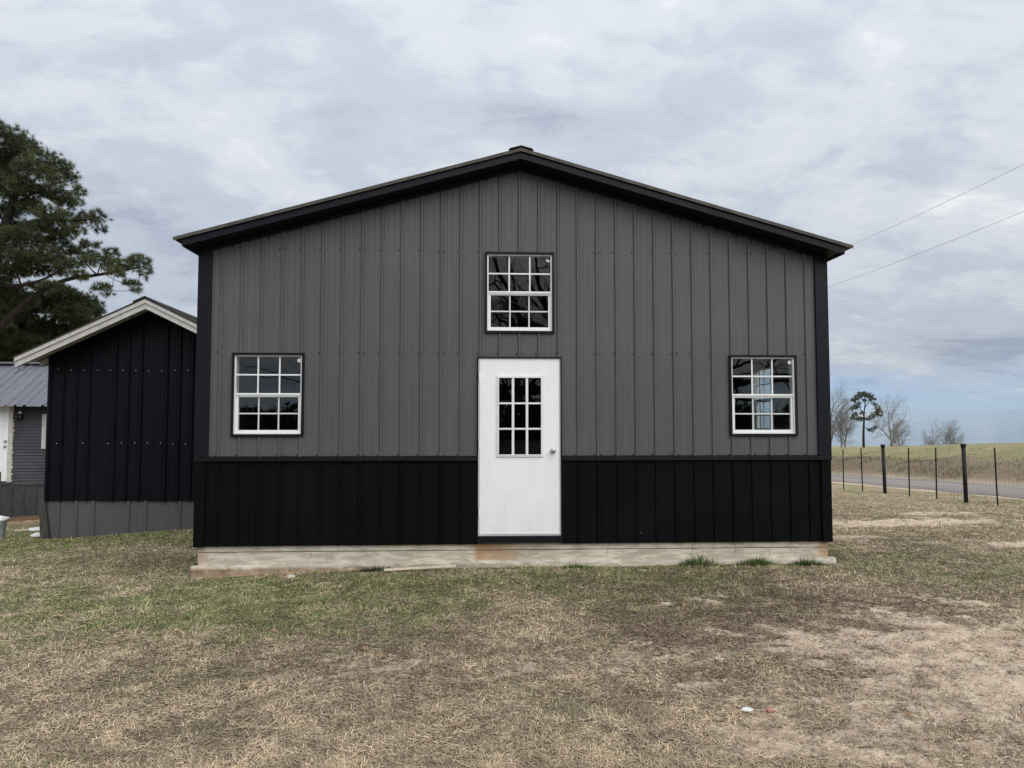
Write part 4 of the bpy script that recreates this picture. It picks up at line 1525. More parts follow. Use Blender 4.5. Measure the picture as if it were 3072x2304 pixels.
# ------------------------------------------------------------------ power lines and poles
lx = lambda y: 21.0 - 0.1 * (y - 18.4)
zl = lambda y: 9.1 + 0.0021 * (y - 34.6) ** 2
PY = (2.0, 67.0)
for nm, dz, lab in (('power_cable', 1.85, 'upper of the two overhead cables crossing the right sky'), ('power_cable', 0.0, 'lower of the two overhead cables crossing the right sky')):
    mb = MB()
    mb.tube([(lx(y), y, zl(y) + dz) for y in np.linspace(PY[0], PY[1], 50)], 0.0085, 5)
    tag(mb.obj(nm, 'cable', None, smooth=True), lab, 'cable', 'overhead cables')
for y, lab in ((2.0, 'timber utility pole beside the road, out past the right edge'), (67.0, 'timber utility pole far down the road behind the gray building')):
    x = lx(y)
    zb = g1(x, y)
    top = zl(y) + 2.35
    po = thing('utility_pole', lab, 'pole', (x, y, zb), 0)
    mb = MB()
    mb.tube([(0.16, 0, -0.5), (0.16, 0, (top - zb) * 0.5), (0.16, 0, top - zb)], [0.17, 0.14, 0.10], 12)
    mb.obj('pole', 'pole_wood', po, smooth=True)
    for dz in (1.85, 0.0):
        mb = MB()
        mb.lathe([(0.03, -0.10), (0.05, -0.06), (0.03, -0.03), (0.045, -0.01), (0.02, 0.0)], (0.0, 0, zl(y) + dz - zb - 0.013), 10)
        mb.box(-0.02, 0.10, -0.02, 0.02, zl(y) + dz - zb - 0.14, zl(y) + dz - zb - 0.11)
        mb.obj('insulator', 'lamp_black', po)


# ------------------------------------------------------------------ trees
def tubes_np(paths, sides):
    """paths: list of (points Nx3, radii N); one mesh"""
    VV, QQ = [], []
    o = 0
    ang = np.arange(sides) * 2 * np.pi / sides
    ca, sa = np.cos(ang), np.sin(ang)
    for pts, rad in paths:
        pts = np.asarray(pts, dtype=np.float64)
        m = len(pts)
        t = np.gradient(pts, axis=0)
        t /= np.linalg.norm(t, axis=1)[:, None] + 1e-12
        ref = np.array([0.3, 0.8, 0.5]) if abs(t[0] @ np.array([0.3, 0.8, 0.5])) < 0.93 else np.array([1.0, 0, 0])
        u = np.cross(t, ref)
        u /= np.linalg.norm(u, axis=1)[:, None] + 1e-12
        w = np.cross(t, u)
        r = np.asarray(rad)[:, None, None]
        ring = pts[:, None, :] + r * (u[:, None, :] * ca[None, :, None] + w[:, None, :] * sa[None, :, None])
        VV.append(ring.reshape(-1, 3))
        i = np.arange(m - 1)[:, None] * sides
        k = np.arange(sides)[None, :]
        a = o + i + k
        b = o + i + (k + 1) % sides
        QQ.append(np.stack([a, b, b + sides, a + sides], -1).reshape(-1, 4))
        o += m * sides
    return np.concatenate(VV), np.concatenate(QQ)


def grow(rg, p, d, L, r, level, spec, out):
    """recursive bare branching; out[level] gets (points, radii)"""
    nseg = spec['seg'][level]
    pts = [np.array(p)]
    rads = [r]
    d = np.array(d) / np.linalg.norm(d)
    end = spec['taper'][level]
    for i in range(nseg):
        d = d + rg.normal(0, spec['wob'][level], 3) + np.array([0, 0, spec['up'][level]])
        d /= np.linalg.norm(d)
        pts.append(pts[-1] + d * L / nseg)
        rads.append(r * (1 - (1 - end) * (i + 1) / nseg))
    out[level].append((np.array(pts), np.array(rads)))
    if level + 1 >= len(spec['n']):
        return
    n = spec['n'][level + 1]
    for k in range(n):
        t = spec['t0'][level] + (1 - spec['t0'][level]) * (k + rg.random() * 0.9) / n
        f = t * nseg
        i = min(int(f), nseg - 1)
        q = pts[i] + (pts[i + 1] - pts[i]) * (f - i)
        dd = pts[i + 1] - pts[i]
        dd /= np.linalg.norm(dd)
        a = rg.random() * 2 * np.pi
        perp = np.cross(dd, np.array([0.21, 0.57, 0.33]) if abs(dd[2]) > 0.9 else np.array([0, 0, 1.0]))
        perp /= np.linalg.norm(perp)
        perp2 = np.cross(dd, perp)
        side = perp * math.cos(a) + perp2 * math.sin(a)
        sp = math.radians(rg.uniform(*spec['ang'][level]))
        nd = dd * math.cos(sp) + side * math.sin(sp)
        rr = (rads[i] + (rads[i + 1] - rads[i]) * (f - i))
        grow(rg, q, nd, L * rg.uniform(*spec['len'][level]) * (1.0 - 0.35 * t), rr * spec['rk'][level], level + 1, spec, out)


_trees = {}


def bare_tree(name, label, loc, H, seed, spec, mat, sides=(8, 6, 4, 3, 3), group=None, rotz=0.0, lean=(0, 0), limbs=()):
    if seed in _trees:
        t = thing(name, label, 'tree', loc, rotz, group)
        k = H / _trees[seed][2]
        t.scale = (k, k, k)
        link('trunk', _trees[seed][0], t)
        link('crown', _trees[seed][1], t)
        return t
    rg = np.random.default_rng(seed)
    out = [[] for _ in spec['n']]
    grow(rg, (0, 0, -0.3), (lean[0], lean[1], 1), H * spec['trunk'], H * spec['r'], 0, spec, out)
    for hz, dv, ln, r_ in limbs:
        grow(rg, (0, 0, hz), dv, ln, r_, 1, spec, out)
    t = thing(name, label, 'tree', loc, rotz, group)
    V, Qd = tubes_np(out[0], sides[0])
    tr_ = link('trunk', np_mesh('trunk', V, quads=Qd, mat=mat, smooth=True), t)
    VV, QQ, o = [], [], 0
    for lv in range(1, len(out)):
        V, Qd = tubes_np(out[lv], sides[lv])
        VV.append(V)
        QQ.append(Qd + o)
        o += len(V)
    cr_ = link('crown', np_mesh('crown', np.concatenate(VV), quads=np.concatenate(QQ), mat=mat, smooth=True), t)
    _trees[seed] = (tr_.data, cr_.data, H)
    return t


SPEC_FAR = dict(n=[1, 12, 8, 7, 5], seg=[7, 6, 4, 3, 2], taper=[0.15, 0.25, 0.3, 0.4, 0.5], wob=[0.06, 0.12, 0.18, 0.22, 0.25], up=[0.02, 0.09, 0.07, 0.05, 0.03], t0=[0.10, 0.2, 0.15, 0.1, 0],
                ang=[(22, 58), (22, 55), (25, 60), (25, 60)], len=[(0.55, 0.9), (0.4, 0.65), (0.4, 0.7), (0.5, 0.8)], rk=[0.55, 0.6, 0.65, 0.7], trunk=0.80, r=0.022)
# line of trees beyond the field
far = [('bare_tree', 'gray bare tree at the left of the skyline group, half hidden by the building corner', 73.5, 138, 11.5, 1),
       ('bare_tree', 'low bare tree between the building corner and the skyline pine', 77.8, 140, 8.2, 2),
       ('bare_tree', 'bare tree standing right behind the trunk of the skyline pine', 80.2, 146, 8.0, 7),
       ('bare_tree', 'tall bare tree just right of the skyline pine', 85.7, 136, 10.2, 3),
       ('bare_tree', 'small bare tree at the right end of the skyline group', 88.6, 138, 6.2, 4),
       ('bare_tree', 'bare tree standing alone on the skyline, taller stem of the right clump', 98.9, 138, 7.2, 5),
       ('bare_tree', 'low bare tree left of the taller stem in the right skyline clump', 95.6, 139, 5.4, 6),
       ('bare_tree', 'low bare tree right of the taller stem in the right skyline clump', 101.8, 139, 5.4, 8)]
for nm, lab, x, y, H, sd in far:
    bare_tree(nm, lab, (x, y, g1(x, y)), H * 1.12, 100 + sd % 4, SPEC_FAR, 'bark_hazed', (6, 4, 3, 3, 3), 'bare trees on the skyline', rotz=sd * 1.7)


def tufts(cent, dirs, rg, nn, length, width, c0, c1):
    """needle tufts: V, tris, colours"""
    n = len(cent)
    N = n * nn
    c = np.repeat(cent, nn, axis=0)
    d = np.repeat(dirs, nn, axis=0) * 0.75 + rg.normal(0, 0.62, (N, 3))
    d /= np.linalg.norm(d, axis=1)[:, None]
    L = length * rg.uniform(0.65, 1.15, N)[:, None]
    side = np.cross(d, rg.normal(0, 1, (N, 3)))
    side /= np.linalg.norm(side, axis=1)[:, None]
    w = width * rg.uniform(0.7, 1.3, N)[:, None]
    b = c + d * 0.02
    V = np.empty((N, 3, 3))
    V[:, 0] = b - side * w * 0.5
    V[:, 1] = b + side * w * 0.5
    V[:, 2] = c + d * L
    f = np.repeat(np.clip(rg.normal(0.45, 0.25, n), 0, 1), nn)
    col = c0 * (1 - f[:, None]) + c1 * f[:, None]
    col = col * rg.uniform(0.75, 1.25, N)[:, None]
    col = np.repeat(col, 3, axis=0)
    return V.reshape(-1, 3), np.arange(N * 3).reshape(-1, 3), col


def pine(name, label, base, skeleton, pads, seed, tuft_d, nn, length, width, c0, c1, group=None, cat='tree'):
    """skeleton: list of (points, r0, r1) in world coordinates; pads: (x,y,z,rx,ry,rz)"""
    rg = np.random.default_rng(seed)
    base = np.array(base)
    t = thing(name, label, cat, tuple(base), 0, group)
    trunk_paths, limb_paths, nodes = [], [], []
    for si, (pts, r0, r1) in enumerate(skeleton):
        P_ = np.array(pts, dtype=float)
        dense = []
        for a, b in zip(P_, P_[1:]):
            for k in range(4):
                dense.append(a + (b - a) * k / 4)
        dense.append(P_[-1])
        dense = np.array(dense)
        # smooth
        for _ in range(3):
            dense[1:-1] = 0.25 * dense[:-2] + 0.5 * dense[1:-1] + 0.25 * dense[2:]
        rad = np.linspace(r0, r1, len(dense))
        (trunk_paths if si == 0 else limb_paths).append((dense - base, rad))
        for q, r in zip(dense, rad):
            nodes.append((q, r))
    cents, dirs = [], []
    twigs = []
    for (x, y, z, rx_, ry_, rz_) in pads:
        c = np.array([x, y, z])
        dist = [np.linalg.norm(q - c) + (0.8 if q[2] > c[2] + 0.3 else 0) for q, r in nodes]
        q, r = nodes[int(np.argmin(dist))]
        mid = (q + c) / 2 + rg.normal(0, 0.07, 3) * np.linalg.norm(c - q) + np.array([0, 0, -0.08 * np.linalg.norm(c - q)])
        tt = np.linspace(0, 1, 7)[:, None]
        pth = (1 - tt) ** 2 * q + 2 * tt * (1 - tt) * mid + tt ** 2 * c
        r0 = min(r * 0.6, 0.02 + 0.02 * np.linalg.norm(c - q))
        limb_paths.append((pth - base, np.linspace(r0, 0.012, 7)))
        for q2 in pth[3:]:
            nodes.append((q2, 0.02))
        vol = rx_ * ry_ * rz_
        n = int(tuft_d * (rx_ * ry_ + rx_ * rz_ + ry_ * rz_))
        # tufts mostly in the upper shell of the pad
        v = rg.normal(0, 1, (n, 3))
        v /= np.linalg.norm(v, axis=1)[:, None]
        rad = rg.uniform(0.35, 1.0, n)[:, None] ** 0.6
        pos = c + v * rad * np.array([rx_, ry_, rz_]) * (1 + 0.18 * rg.normal(0, 1, (n, 1)))
        cents.append(pos)
        dd = v * np.array([1, 1, 0.8]) + np.array([0, 0, 0.45])
        dirs.append(dd / np.linalg.norm(dd, axis=1)[:, None])
        for k in range(0, n, 3):
            s0 = c + (pos[k] - c) * 0.15
            m_ = (s0 + pos[k]) / 2 + np.array([0, 0, -0.06])
            twigs.append((np.array([s0, m_, pos[k]]) - base, np.array([0.012, 0.009, 0.006])))
    V, Qd = tubes_np(trunk_paths, 10)
    link('trunk', np_mesh('trunk', V, quads=Qd, mat='bark_pine', smooth=True), t)
    V1, Q1 = tubes_np(limb_paths, 5)
    V2, Q2 = tubes_np(twigs, 3)
    link('limbs', np_mesh('limbs', np.concatenate([V1, V2]), quads=np.concatenate([Q1, Q2 + len(V1)]), mat='bark_pine', smooth=True), t)
    cents = np.concatenate(cents) - base
    V, T, col = tufts(cents, np.concatenate(dirs), rg, nn, length, width, np.array(c0), np.array(c1))
    link('crown', np_mesh('crown', V, tris=T, col=col, mat='needle'), t)
    return t


# big pine behind the house (crown coordinates measured in the tree's own plane)
def pl(cx, cy, dy=0.0):
    k = (30.4 + dy) / 30.4
    x, z = -20.65 + cx * 0.00697, 14.39 - cy * 0.00695
    return (-0.49 + (x + 0.49) * k, 22.3 + dy, 1.392 + (z - 1.392) * k)


pads_px = [(20, 125, 120, 62), (150, 200, 105, 55), (60, 260, 120, 62), (255, 285, 95, 52), (180, 335, 90, 45), (355, 325, 70, 45), (425, 385, 42, 36), (30, 390, 110, 50), (330, 420, 60, 30), (470, 470, 40, 34),
           (250, 470, 90, 34), (120, 520, 90, 38), (400, 535, 80, 38), (585, 630, 48, 42), (510, 640, 60, 38), (300, 610, 90, 34), (405, 650, 75, 34), (600, 705, 32, 22), (150, 700, 110, 42), (30, 800, 120, 48),
           (230, 780, 110, 42), (360, 765, 80, 28), (100, 880, 130, 42), (280, 860, 100, 42), (420, 830, 80, 34), (545, 800, 60, 20), (400, 910, 100, 28), (520, 900, 60, 24), (620, 895, 70, 34), (675, 850, 50, 26),
           (740, 920, 80, 34), (850, 895, 62, 38), (880, 965, 38, 38), (800, 1035, 55, 22), (830, 1072, 30, 16), (620, 1060, 60, 16), (655, 1100, 30, 10), (20, 1000, 90, 42), (180, 960, 90, 32), (480, 985, 70, 20),
           (60, 470, 100, 36), (60, 600, 90, 40), (-120, 200, 130, 60), (-150, 360, 140, 60), (-180, 520, 150, 60), (-200, 700, 150, 60), (-260, 860, 150, 60), (-330, 1000, 150, 55), (-420, 760, 130, 50), (-450, 920, 140, 50), (-90, 950, 120, 45), (-120, 80, 90, 50),
           (200, 575, 90, 30), (340, 705, 80, 30), (470, 715, 60, 22), (100, 960, 110, 34), (330, 960, 90, 26), (540, 865, 60, 24), (250, 690, 90, 30), (340, 500, 70, 28), (150, 430, 100, 34), (30, 320, 120, 40), (280, 370, 80, 34), (80, 740, 110, 34), (700, 960, 60, 22), (200, 890, 100, 34), (110, 1160, 100, 34), (250, 1060, 90, 26), (60, 1070, 100, 34), (0, 1270, 110, 40), (180, 1150, 80, 26), (340, 1050, 70, 20)]
pads = []
for (cx, cy, ra, rb) in pads_px:
    dy = rnd.uniform(-1.6, 1.6)
    x, y, z = pl(cx, cy, dy)
    pads.append((x, y, z, ra * 0.0070 * 0.95, ra * 0.0070 * 0.9, rb * 0.0070 * 1.0))
gzp = g1(-22.6, 22.3)
sk_main = [([(-23.4, 22.3, gzp - 0.5), (-23.1, 22.3, 1.5), (-22.4, 22.3, 4.0), pl(-110, 1250), pl(-40, 1050), pl(15, 780), pl(60, 640), pl(105, 450), pl(80, 280), pl(40, 150)], 0.42, 0.05),
           ([(-22.75, 22.4, 3.0), pl(-60, 1420, 0.2), pl(0, 1350, 0), pl(120, 1215, -0.2), pl(240, 1100, -0.3), pl(420, 1005, -0.4), pl(600, 985, -0.5), pl(760, 950, -0.5), pl(870, 930, -0.5)], 0.19, 0.025),
           ([pl(-30, 1010), pl(60, 1060, -0.3), pl(180, 1050, -0.5), pl(300, 1010, -0.6), pl(420, 920, -0.6)], 0.12, 0.03),
           ([pl(30, 740), pl(120, 690, -0.4), pl(230, 650, -0.6), pl(420, 650, -0.8), pl(560, 640, -0.8)], 0.12, 0.025),
           ([pl(70, 600), pl(170, 500, 0.5), pl(300, 430, 0.8), pl(440, 400, 0.8)], 0.10, 0.02),
           ([pl(-60, 1100), pl(-200, 950, 0.5), pl(-350, 850, 0.6), pl(-440, 800, 0.6)], 0.14, 0.03),
           ([pl(20, 760), pl(-90, 560, -0.5), pl(-160, 400, -0.5), pl(-140, 260, -0.5)], 0.12, 0.03)]
pine('pine_tree', 'large dark pine with a long leaning limb rising behind the small house', (-23.4, 22.3, gzp), sk_main, pads, 41, 165, 26, 0.23, 0.016, (0.042, 0.054, 0.024), (0.125, 0.142, 0.062))

# darker evergreen lower down, farther back
def pl2(cx, cy, dy=0.0):
    k = (36.0 + dy) / 30.4
    x, z = -20.65 + cx * 0.00697, 14.39 - cy * 0.00695
    return (-0.49 + (x + 0.49) * k, 27.9 + dy, 1.392 + (z - 1.392) * k)


pads = []
for (cx, cy, ra, rb) in [(420, 1115, 100, 42), (540, 1165, 75, 45), (300, 1170, 120, 42), (450, 1225, 105, 44), (600, 1210, 40, 32), (200, 1290, 140, 50), (100, 1360, 150, 50), (310, 1330, 100, 40), (60, 1430, 120, 36), (200, 1400, 120, 45), (340, 1420, 90, 40), (440, 1330, 90, 40), (540, 1290, 70, 40), (100, 1480, 120, 40), (-60, 1400, 120, 50), (20, 1520, 140, 40), (200, 1520, 120, 40), (20, 1260, 110, 45), (-40, 1180, 110, 45), (130, 1205, 100, 36), (230, 1130, 80, 26), (60, 1130, 90, 30), (380, 1400, 100, 40)]:
    x, y, z = pl2(cx, cy, rnd.uniform(-1.2, 1.2))
    pads.append((x, y, z, ra * 0.0083 * 1.0, ra * 0.0083 * 1.0, rb * 0.0083 * 1.1))
b2 = pl2(260, 1600)
g2 = g1(b2[0], b2[1])
pine('evergreen_tree', 'low dark evergreen seen behind the shed roof under the large pine', (b2[0], b2[1], g2), [([(b2[0], b2[1], g2 - 0.4), pl2(270, 1500), pl2(300, 1350), pl2(380, 1200), pl2(420, 1120)], 0.30, 0.05), ([pl2(280, 1450), pl2(180, 1400), pl2(60, 1400)], 0.12, 0.03)],
     pads, 43, 190, 22, 0.27, 0.024, (0.026, 0.036, 0.014), (0.080, 0.095, 0.036))
SPEC_NEAR = dict(SPEC_FAR, r=0.014)
for lab, (cx, cy), H, sd in (('gray bare tree low behind the small house under the pine, left one', (40, 1300), 7.6, 61), ('gray bare tree low behind the small house under the pine, middle one', (190, 1300), 7.2, 62), ('gray bare tree close behind the shed roof slope under the pine', (330, 1380), 6.2, 63)):
    x, y, z = pl2(cx, cy, 6.0)
    bare_tree('bare_tree', lab, (x, y, g1(x, y)), H * 1.15, sd, SPEC_NEAR, 'bark_hazed', (6, 4, 3, 3, 3), 'bare trees behind the house')

# skyline pine on the right
px0, py0 = 81.0, 138.3
pz0 = g1(px0, py0)


def sp_(cx, cy, dy=0.0):      # enlarged-crop pixels on the plane of that tree
    k = (150 + dy) / 150
    x, z = 81.05 + (cx - 480) * 0.02208, -4.149 + (710 - cy) * 0.02206
    return (-0.49 + (x + 0.49) * k, 138.3 + dy, 1.392 + (z - 1.392) * k)


fp = [(490, 200, 55, 22), (440, 225, 38, 24), (540, 215, 42, 24), (575, 250, 32, 22), (400, 255, 30, 18), (600, 295, 24, 16), (385, 265, 22, 14), (410, 320, 36, 18), (380, 340, 24, 14), (395, 395, 32, 18), (370, 425, 26, 16), (440, 440, 36, 20), (620, 335, 34, 20), (640, 365, 30, 18),
      (600, 390, 34, 18), (650, 400, 26, 14), (470, 380, 28, 14), (560, 420, 26, 14), (520, 440, 26, 12), (560, 540, 34, 16), (590, 520, 22, 12), (430, 290, 26, 12), (500, 260, 26, 12)]
pads = []
for cx, cy, ra, rb in fp:
    x, y, z = sp_(cx, cy, rnd.uniform(-1.0, 1.0))
    pads.append((x, y, z, ra * 0.0221 * 0.92, ra * 0.0221 * 0.9, rb * 0.0221 * 1.0))
pine('pine_tree', 'tall round-topped pine standing on the skyline beyond the road', (px0, py0, pz0), [([(px0, py0, pz0 - 0.4), sp_(478, 620), sp_(482, 520), sp_(490, 440), sp_(488, 380), sp_(505, 300), sp_(500, 215)], 0.27, 0.07), ([sp_(489, 390), sp_(450, 340), sp_(445, 270), sp_(420, 240)], 0.10, 0.04), ([sp_(490, 440), sp_(560, 440), sp_(620, 390), sp_(645, 370)], 0.10, 0.04), ([sp_(500, 330), sp_(540, 270), sp_(570, 240)], 0.09, 0.04), ([sp_(488, 430), sp_(420, 440), sp_(375, 420)], 0.08, 0.04), ([sp_(480, 500), sp_(520, 535), sp_(560, 545)], 0.07, 0.03)],
     pads, 47, 36, 13, 0.44, 0.075, (0.070, 0.085, 0.056), (0.135, 0.158, 0.098))  # needles paled, haze over the distance is mixed into their colours

# what the windows mirror: a spreading bare oak and a wood behind the photographer
SPEC_OAK = dict(n=[1, 14, 8, 6, 5], seg=[6, 9, 6, 4, 3], taper=[0.45, 0.18, 0.2, 0.25, 0.4], wob=[0.06, 0.17, 0.24, 0.28, 0.3], up=[0.02, 0.015, 0.03, 0.03, 0.02], t0=[0.22, 0.15, 0.12, 0.1, 0],
                ang=[(50, 92), (30, 65), (28, 62), (25, 60)], len=[(1.35, 1.8), (0.34, 0.60), (0.38, 0.66), (0.45, 0.7)], rk=[0.55, 0.55, 0.55, 0.6], trunk=0.50, r=0.044)
bare_tree('oak_tree', 'big spreading bare oak standing behind the camera, mirrored in the window panes', (3.2, -17.0, g1(3.2, -17.0)), 11.0, 77, SPEC_OAK, 'bark_oak', (12, 8, 5, 4, 3),
          limbs=((2.2, (1, 0.05, 0.10), 8.5, 0.22), (3.0, (1, -0.3, 0.10), 8.0, 0.17), (3.2, (0.9, 0.15, 0.02), 8.8, 0.18), (2.9, (-1, 0.1, 0.03), 12.5, 0.17), (3.3, (-0.95, -0.12, 0.0), 12.0, 0.15)))
rg = np.random.default_rng(88)
N = 26000
cx_ = rg.uniform(-55, 55, 150)
hh = 2.0 + 2.0 * fbm(cx_, cx_ * 0, 0.16, 3) * 1.2
k = rg.integers(0, 150, N)
v = rg.normal(0, 1, (N, 3))
v /= np.linalg.norm(v, axis=1)[:, None]
c = np.stack([cx_[k] + v[:, 0] * 2.0, -52 + v[:, 1] * 2 + rg.uniform(-3, 3, 150)[k], -0.6 + hh[k] * 0.5 + v[:, 2] * hh[k] * 0.55 * rg.uniform(0.6, 1.05, N)], -1)
t1 = rg.normal(0, 0.32, (N, 3))
t2 = rg.normal(0, 0.32, (N, 3))
V = np.stack([c, c + t1, c + t2], 1).reshape(-1, 3)
colr = np.repeat(np.array([0.03, 0.04, 0.02]) * rg.uniform(0.6, 1.5, N)[:, None], 3, axis=0)
wood = link('thicket', np_mesh('thicket', V, tris=np.arange(N * 3).reshape(-1, 3), col=colr, mat='needle'))
tag(wood, 'dark evergreen thicket behind the camera, mirrored low in the window panes', 'thicket', kind='stuff')


# ------------------------------------------------------------------ grass
def blades(x, y, L, W, tilt, az, bend, col, z=None, sink=0.006):
    n = len(x)
    z = gz(x, y) if z is None else z
    d = np.stack([np.cos(az), np.sin(az), np.zeros(n)], -1)
    s = np.stack([-np.sin(az), np.cos(az), np.zeros(n)], -1)
    up = np.array([0, 0, 1.0])
    b = np.stack([x, y, z - sink], -1)
    ct, st = np.cos(tilt)[:, None], np.sin(tilt)[:, None]
    mid = b + (d * ct + up * st) * (L * 0.55)[:, None]
    t2 = tilt - bend
    tip = mid + (d * np.cos(t2)[:, None] + up * np.sin(t2)[:, None]) * (L * 0.45)[:, None]
    w = (W * 0.5)[:, None]
    V = np.stack([b - s * w, b + s * w, mid + s * w * 0.8, mid - s * w * 0.8, tip], 1)
    i = np.arange(n)[:, None] * 5
    Qd = i + np.array([[0, 1, 2, 3]])
    T = i + np.array([[3, 2, 4]])
    return V.reshape(-1, 3), Qd, T, np.repeat(col, 5, axis=0)


def on_foot(x, y):
    barn_ = (np.abs(x) < 3.73) & (y > -0.075) & (y < 9.2)
    dx, dy = x + 8.345, y - 5.20
    th = R(2.0)
    u = dx * math.cos(th) + dy * math.sin(th)
    v = -dx * math.sin(th) + dy * math.cos(th)
    shed_ = (u > 0.0) & (u < SW) & (v > 0.0) & (v < 5.2)
    house_ = (x > -18.5) & (x < -8.3) & (y > 10.97) & (y < 15.5)
    road_ = (x > ROAD_X0 - 0.1) & (x < ROAD_X1 + 0.1)
    return barn_ | shed_ | house_ | road_


rg = np.random.default_rng(2024)


def scatter(NB, d0, d1, half=0.76):
    dd = np.exp(rg.uniform(math.log(d0), math.log(d1), NB))
    th = rg.uniform(-half, half, NB)
    x = -0.49 + dd * np.sin(th + 0.049)
    y = -8.185 + dd * np.cos(th + 0.049)
    ok = ~on_foot(x, y)
    return x[ok], y[ok], dd[ok]


def turf_colour(x, y, gr, ba, dk, gain):
    n = len(x)
    isg = rg.random(n) < gr * 0.85
    c = mixc(np.tile(STRAW2, (n, 1)), STRAW, rg.random(n) ** 1.1)
    c = mixc(c, np.tile(BROWN, (n, 1)), np.clip(dk * 0.95 + 0.55 * ba + rg.normal(0, 0.22, n), 0, 0.97))
    c = np.where(isg[:, None], mixc(np.tile(GREEN, (n, 1)), GREEN2, rg.random(n)), c)
    tuft = 0.76 + 0.52 * sstep(fbm(x + 11, y + 60, 9.0, 3, 0.6), 0.25, 0.72)
    return c * (rg.uniform(0.55, 1.35, n) * tuft * gain)[:, None], isg


# matted thatch lying flat
x, y, dd = scatter(620000, 3.0, 24)
gr, ba, dk = cover(x, y)
keep = rg.random(len(x)) > np.clip(ba * 1.35, 0, 0.95)
x, y, dd, gr, ba, dk = [q[keep] for q in (x, y, dd, gr, ba, dk)]
n = len(x)
c, isg = turf_colour(x, y, gr, ba, dk, 0.92)
az = fbm(x + 70, y + 8, 2.2, 2) * 16 + rg.normal(0, 1.3, n)
L = rg.uniform(0.022, 0.060, n) * np.clip((dd / 5) ** 0.2, 0.9, 1.5)
W = rg.uniform(0.0025, 0.0055, n) * np.clip((dd / 4.0) ** 0.55, 0.8, 3.0)
z = gz(x, y) + rg.uniform(0.000, 0.012, n)
d3 = np.stack([np.cos(az), np.sin(az), rg.normal(0.10, 0.16, n)], -1)
s3 = np.stack([-np.sin(az), np.cos(az), rg.normal(0, 0.35, n)], -1)
b0 = np.stack([x, y, z], -1)
V = np.stack([b0 - s3 * W[:, None] * 0.5, b0 + s3 * W[:, None] * 0.5, b0 + d3 * L[:, None]], 1).reshape(-1, 3)
th_ = link('thatch', np_mesh('thatch', V, tris=np.arange(n * 3).reshape(-1, 3), col=np.repeat(c, 3, axis=0), mat='blade'))
tag(th_, 'matted layer of dead straw lying flat over the lawn', 'thatch', kind='stuff')

# standing blades in tufts
x, y, dd = scatter(470000, 3.0, 26)
gr, ba, dk = cover(x, y)
clump = fbm(x + 5, y + 3, 6.0, 3, 0.6)
keep = (rg.random(len(x)) > np.clip(ba * 1.25, 0, 0.93)) & (rg.random(len(x)) < 0.5 + 0.9 * sstep(clump, 0.3, 0.65))
x, y, dd, gr, ba, dk, clump = [q[keep] for q in (x, y, dd, gr, ba, dk, clump)]
n = len(x)
c, isg = turf_colour(x, y, gr, ba, dk, 1.08)
bright = (rg.random(n) < 0.10 * (1 - 0.7 * dk)) & ~isg
c = np.where(bright[:, None], np.array([0.78, 0.67, 0.46]) * rg.uniform(0.8, 1.1, n)[:, None], c)
L = rg.uniform(0.022, 0.054, n) * (0.5 + 1.1 * clump) * np.where(isg, 1.1, 1.0) * np.clip((dd / 5) ** 0.2, 0.9, 1.5)
W = rg.uniform(0.0022, 0.0046, n) * np.clip((dd / 4.0) ** 0.5, 0.8, 3.0)
tilt = np.clip(rg.normal(0.50, 0.32, n), 0.05, 1.4) + np.where(isg, 0.25, 0)
az = fbm(x + 90, y, 1.6, 2) * 14 + rg.normal(0, 1.5, n)
V, Qd, T, C_ = blades(x, y, L, W, tilt, az, rg.uniform(0.1, 1.0, n), c)
lawn = link('grass', np_mesh('grass', V, quads=Qd, tris=T, col=C_, mat='blade'))
tag(lawn, 'short dry straw-coloured lawn with green patches and bare dirt', 'grass', kind='stuff')

# dark worn tufts standing in the bare dirt
tx, ty_, td = scatter(9000, 3.0, 18)
_, tb, _ = cover(tx, ty_)
tk = (rg.random(len(tx)) < np.clip(tb * 1.6 - 0.25, 0, 1)) & (tx > -2.5)
tx, ty_, td = tx[tk], ty_[tk], td[tk]
per = 36
m_ = len(tx)
rad_ = np.repeat(rg.uniform(0.015, 0.055, m_), per)
a0 = rg.uniform(0, 2 * np.pi, m_ * per)
rr_ = np.sqrt(rg.random(m_ * per)) * rad_
x = np.repeat(tx, per) + np.cos(a0) * rr_ * 1.5
y = np.repeat(ty_, per) + np.sin(a0) * rr_
dd = np.repeat(td, per)
n = len(x)
c = mixc(np.tile(BROWN * 0.55, (n, 1)), STRAW2 * 0.75, rg.random(n) ** 1.6) * np.repeat(rg.uniform(0.7, 1.25, m_), per)[:, None]
V, Qd, T, C_ = blades(x, y, rg.uniform(0.018, 0.050, n), rg.uniform(0.0022, 0.0045, n) * np.clip((dd / 4) ** 0.7, 0.8, 3), np.clip(rg.normal(0.35, 0.3, n), 0.03, 1.3), a0 + rg.normal(0, 0.7, n), rg.uniform(0.1, 0.8, n), c)
tf = link('worn_tufts', np_mesh('worn_tufts', V, quads=Qd, tris=T, col=C_, mat='blade'))
tag(tf, 'small dark worn tufts dotted over the bare dirt on the right', 'grass', kind='stuff')

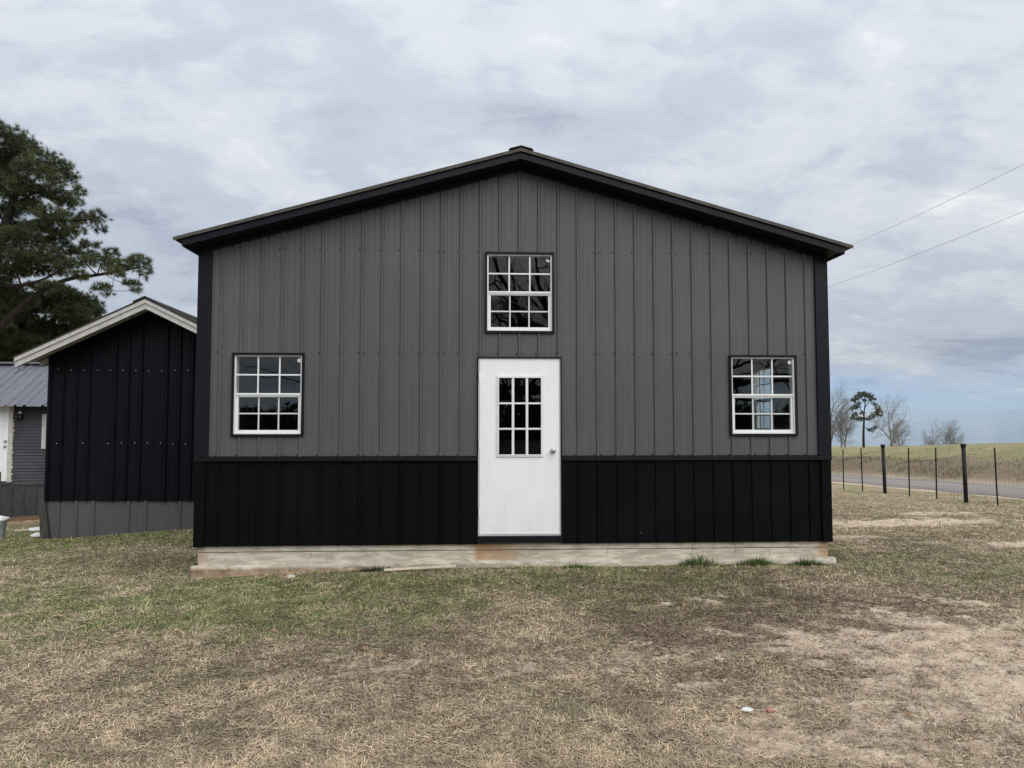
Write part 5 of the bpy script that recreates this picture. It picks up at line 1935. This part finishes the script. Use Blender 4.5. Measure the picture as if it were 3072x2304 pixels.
# rough brown growth on the bank and the verges beyond the road
NB = 60000
x = np.concatenate([rg.uniform(19.0, 25.5, int(NB * 0.8)), rg.uniform(25.5, 31, NB - int(NB * 0.8))])
y = rg.uniform(8, 48, NB)
lump = fbm(x, y, 0.55, 4, 0.6)
keep = rg.random(NB) < np.clip(0.25 + 1.6 * (lump - 0.3), 0.1, 1) * np.where(x > 25.5, 0.6, 1)
x, y, lump = x[keep], y[keep], lump[keep]
n = len(x)
onb = sstep(x, 19.3, 20.3) * sstep(x, 24.0, 21.6)
c = mixc(np.tile(np.array([0.40, 0.33, 0.215]), (n, 1)), np.array([0.195, 0.148, 0.105]), np.clip(onb * (0.3 + 1.4 * (lump - 0.25)) + rg.normal(0, 0.15, n), 0, 1))
gg = rg.random(n) < 0.05 + 0.80 * sstep(x + 2.0 * (fbm(x, y, 0.3, 2) - 0.5), 21.6, 24.0)
c = np.where(gg[:, None], np.array([0.225, 0.250, 0.105]), c) * rg.uniform(0.75, 1.25, n)[:, None]
L = rg.uniform(0.10, 0.30, n) * (0.20 + 2.6 * onb * np.clip(lump - 0.28, 0, 1) * (0.35 + 0.65 * sstep(y, 40, 24))) + (rg.random(n) < 0.006) * rg.uniform(0.2, 0.6, n)
V, Qd, T, C_ = blades(x, y, L, rg.uniform(0.010, 0.022, n), np.clip(rg.normal(0.9, 0.3, n), 0.2, 1.5), rg.uniform(0, 6.28, n), rg.uniform(0.1, 0.8, n), c)
bg = link('bank_grass', np_mesh('bank_grass', V, quads=Qd, tris=T, col=C_, mat='blade'))
tag(bg, 'rough brown weeds and dry grass covering the bank beyond the road', 'grass', kind='stuff')

# green clumps growing against the footing
for (cx, spread, hgt, nbl, col0, lab) in ((0.62, 0.16, 0.075, 260, (0.17, 0.29, 0.05), 'low bright green weed clump at the footing just right of the door'),
                                          (2.03, 0.20, 0.17, 420, (0.20, 0.26, 0.09), 'dark green grass clump at the footing, first of the three right of the door'),
                                          (2.70, 0.22, 0.14, 460, (0.20, 0.26, 0.09), 'dark green grass clump at the footing, middle of the three right of the door'),
                                          (3.28, 0.20, 0.12, 320, (0.13, 0.18, 0.06), 'thin green grass clump at the footing near the right corner'),
                                          (-1.62, 0.24, 0.09, 380, (0.075, 0.105, 0.035), 'low dark green clump against the crumbling footing left of the door')):
    xx = cx + np.clip(rg.normal(0, spread * 0.55, nbl), -spread, spread)
    yy = -0.10 - np.abs(rg.normal(0, 0.035, nbl))
    a = rg.uniform(math.pi * 0.9, math.pi * 2.1, nbl)
    V, Qd, T, C_ = blades(xx, yy, hgt * rg.uniform(0.5, 1.25, nbl) * (1.15 - 0.6 * np.abs(xx - cx) / spread), rg.uniform(0.004, 0.008, nbl), np.clip(rg.normal(1.05, 0.28, nbl), 0.3, 1.5), a, rg.uniform(0.2, 1.0, nbl), np.array(col0) * rg.uniform(0.6, 1.6, nbl)[:, None])
    V = V - np.array([cx, -0.11, g1(cx, -0.11)])
    o = link('grass_clump', np_mesh('grass_clump', V, quads=Qd, tris=T, col=C_, mat='blade'), None, (cx, -0.11, g1(cx, -0.11)))
    tag(o, lab, 'grass', 'green clumps at the footing')
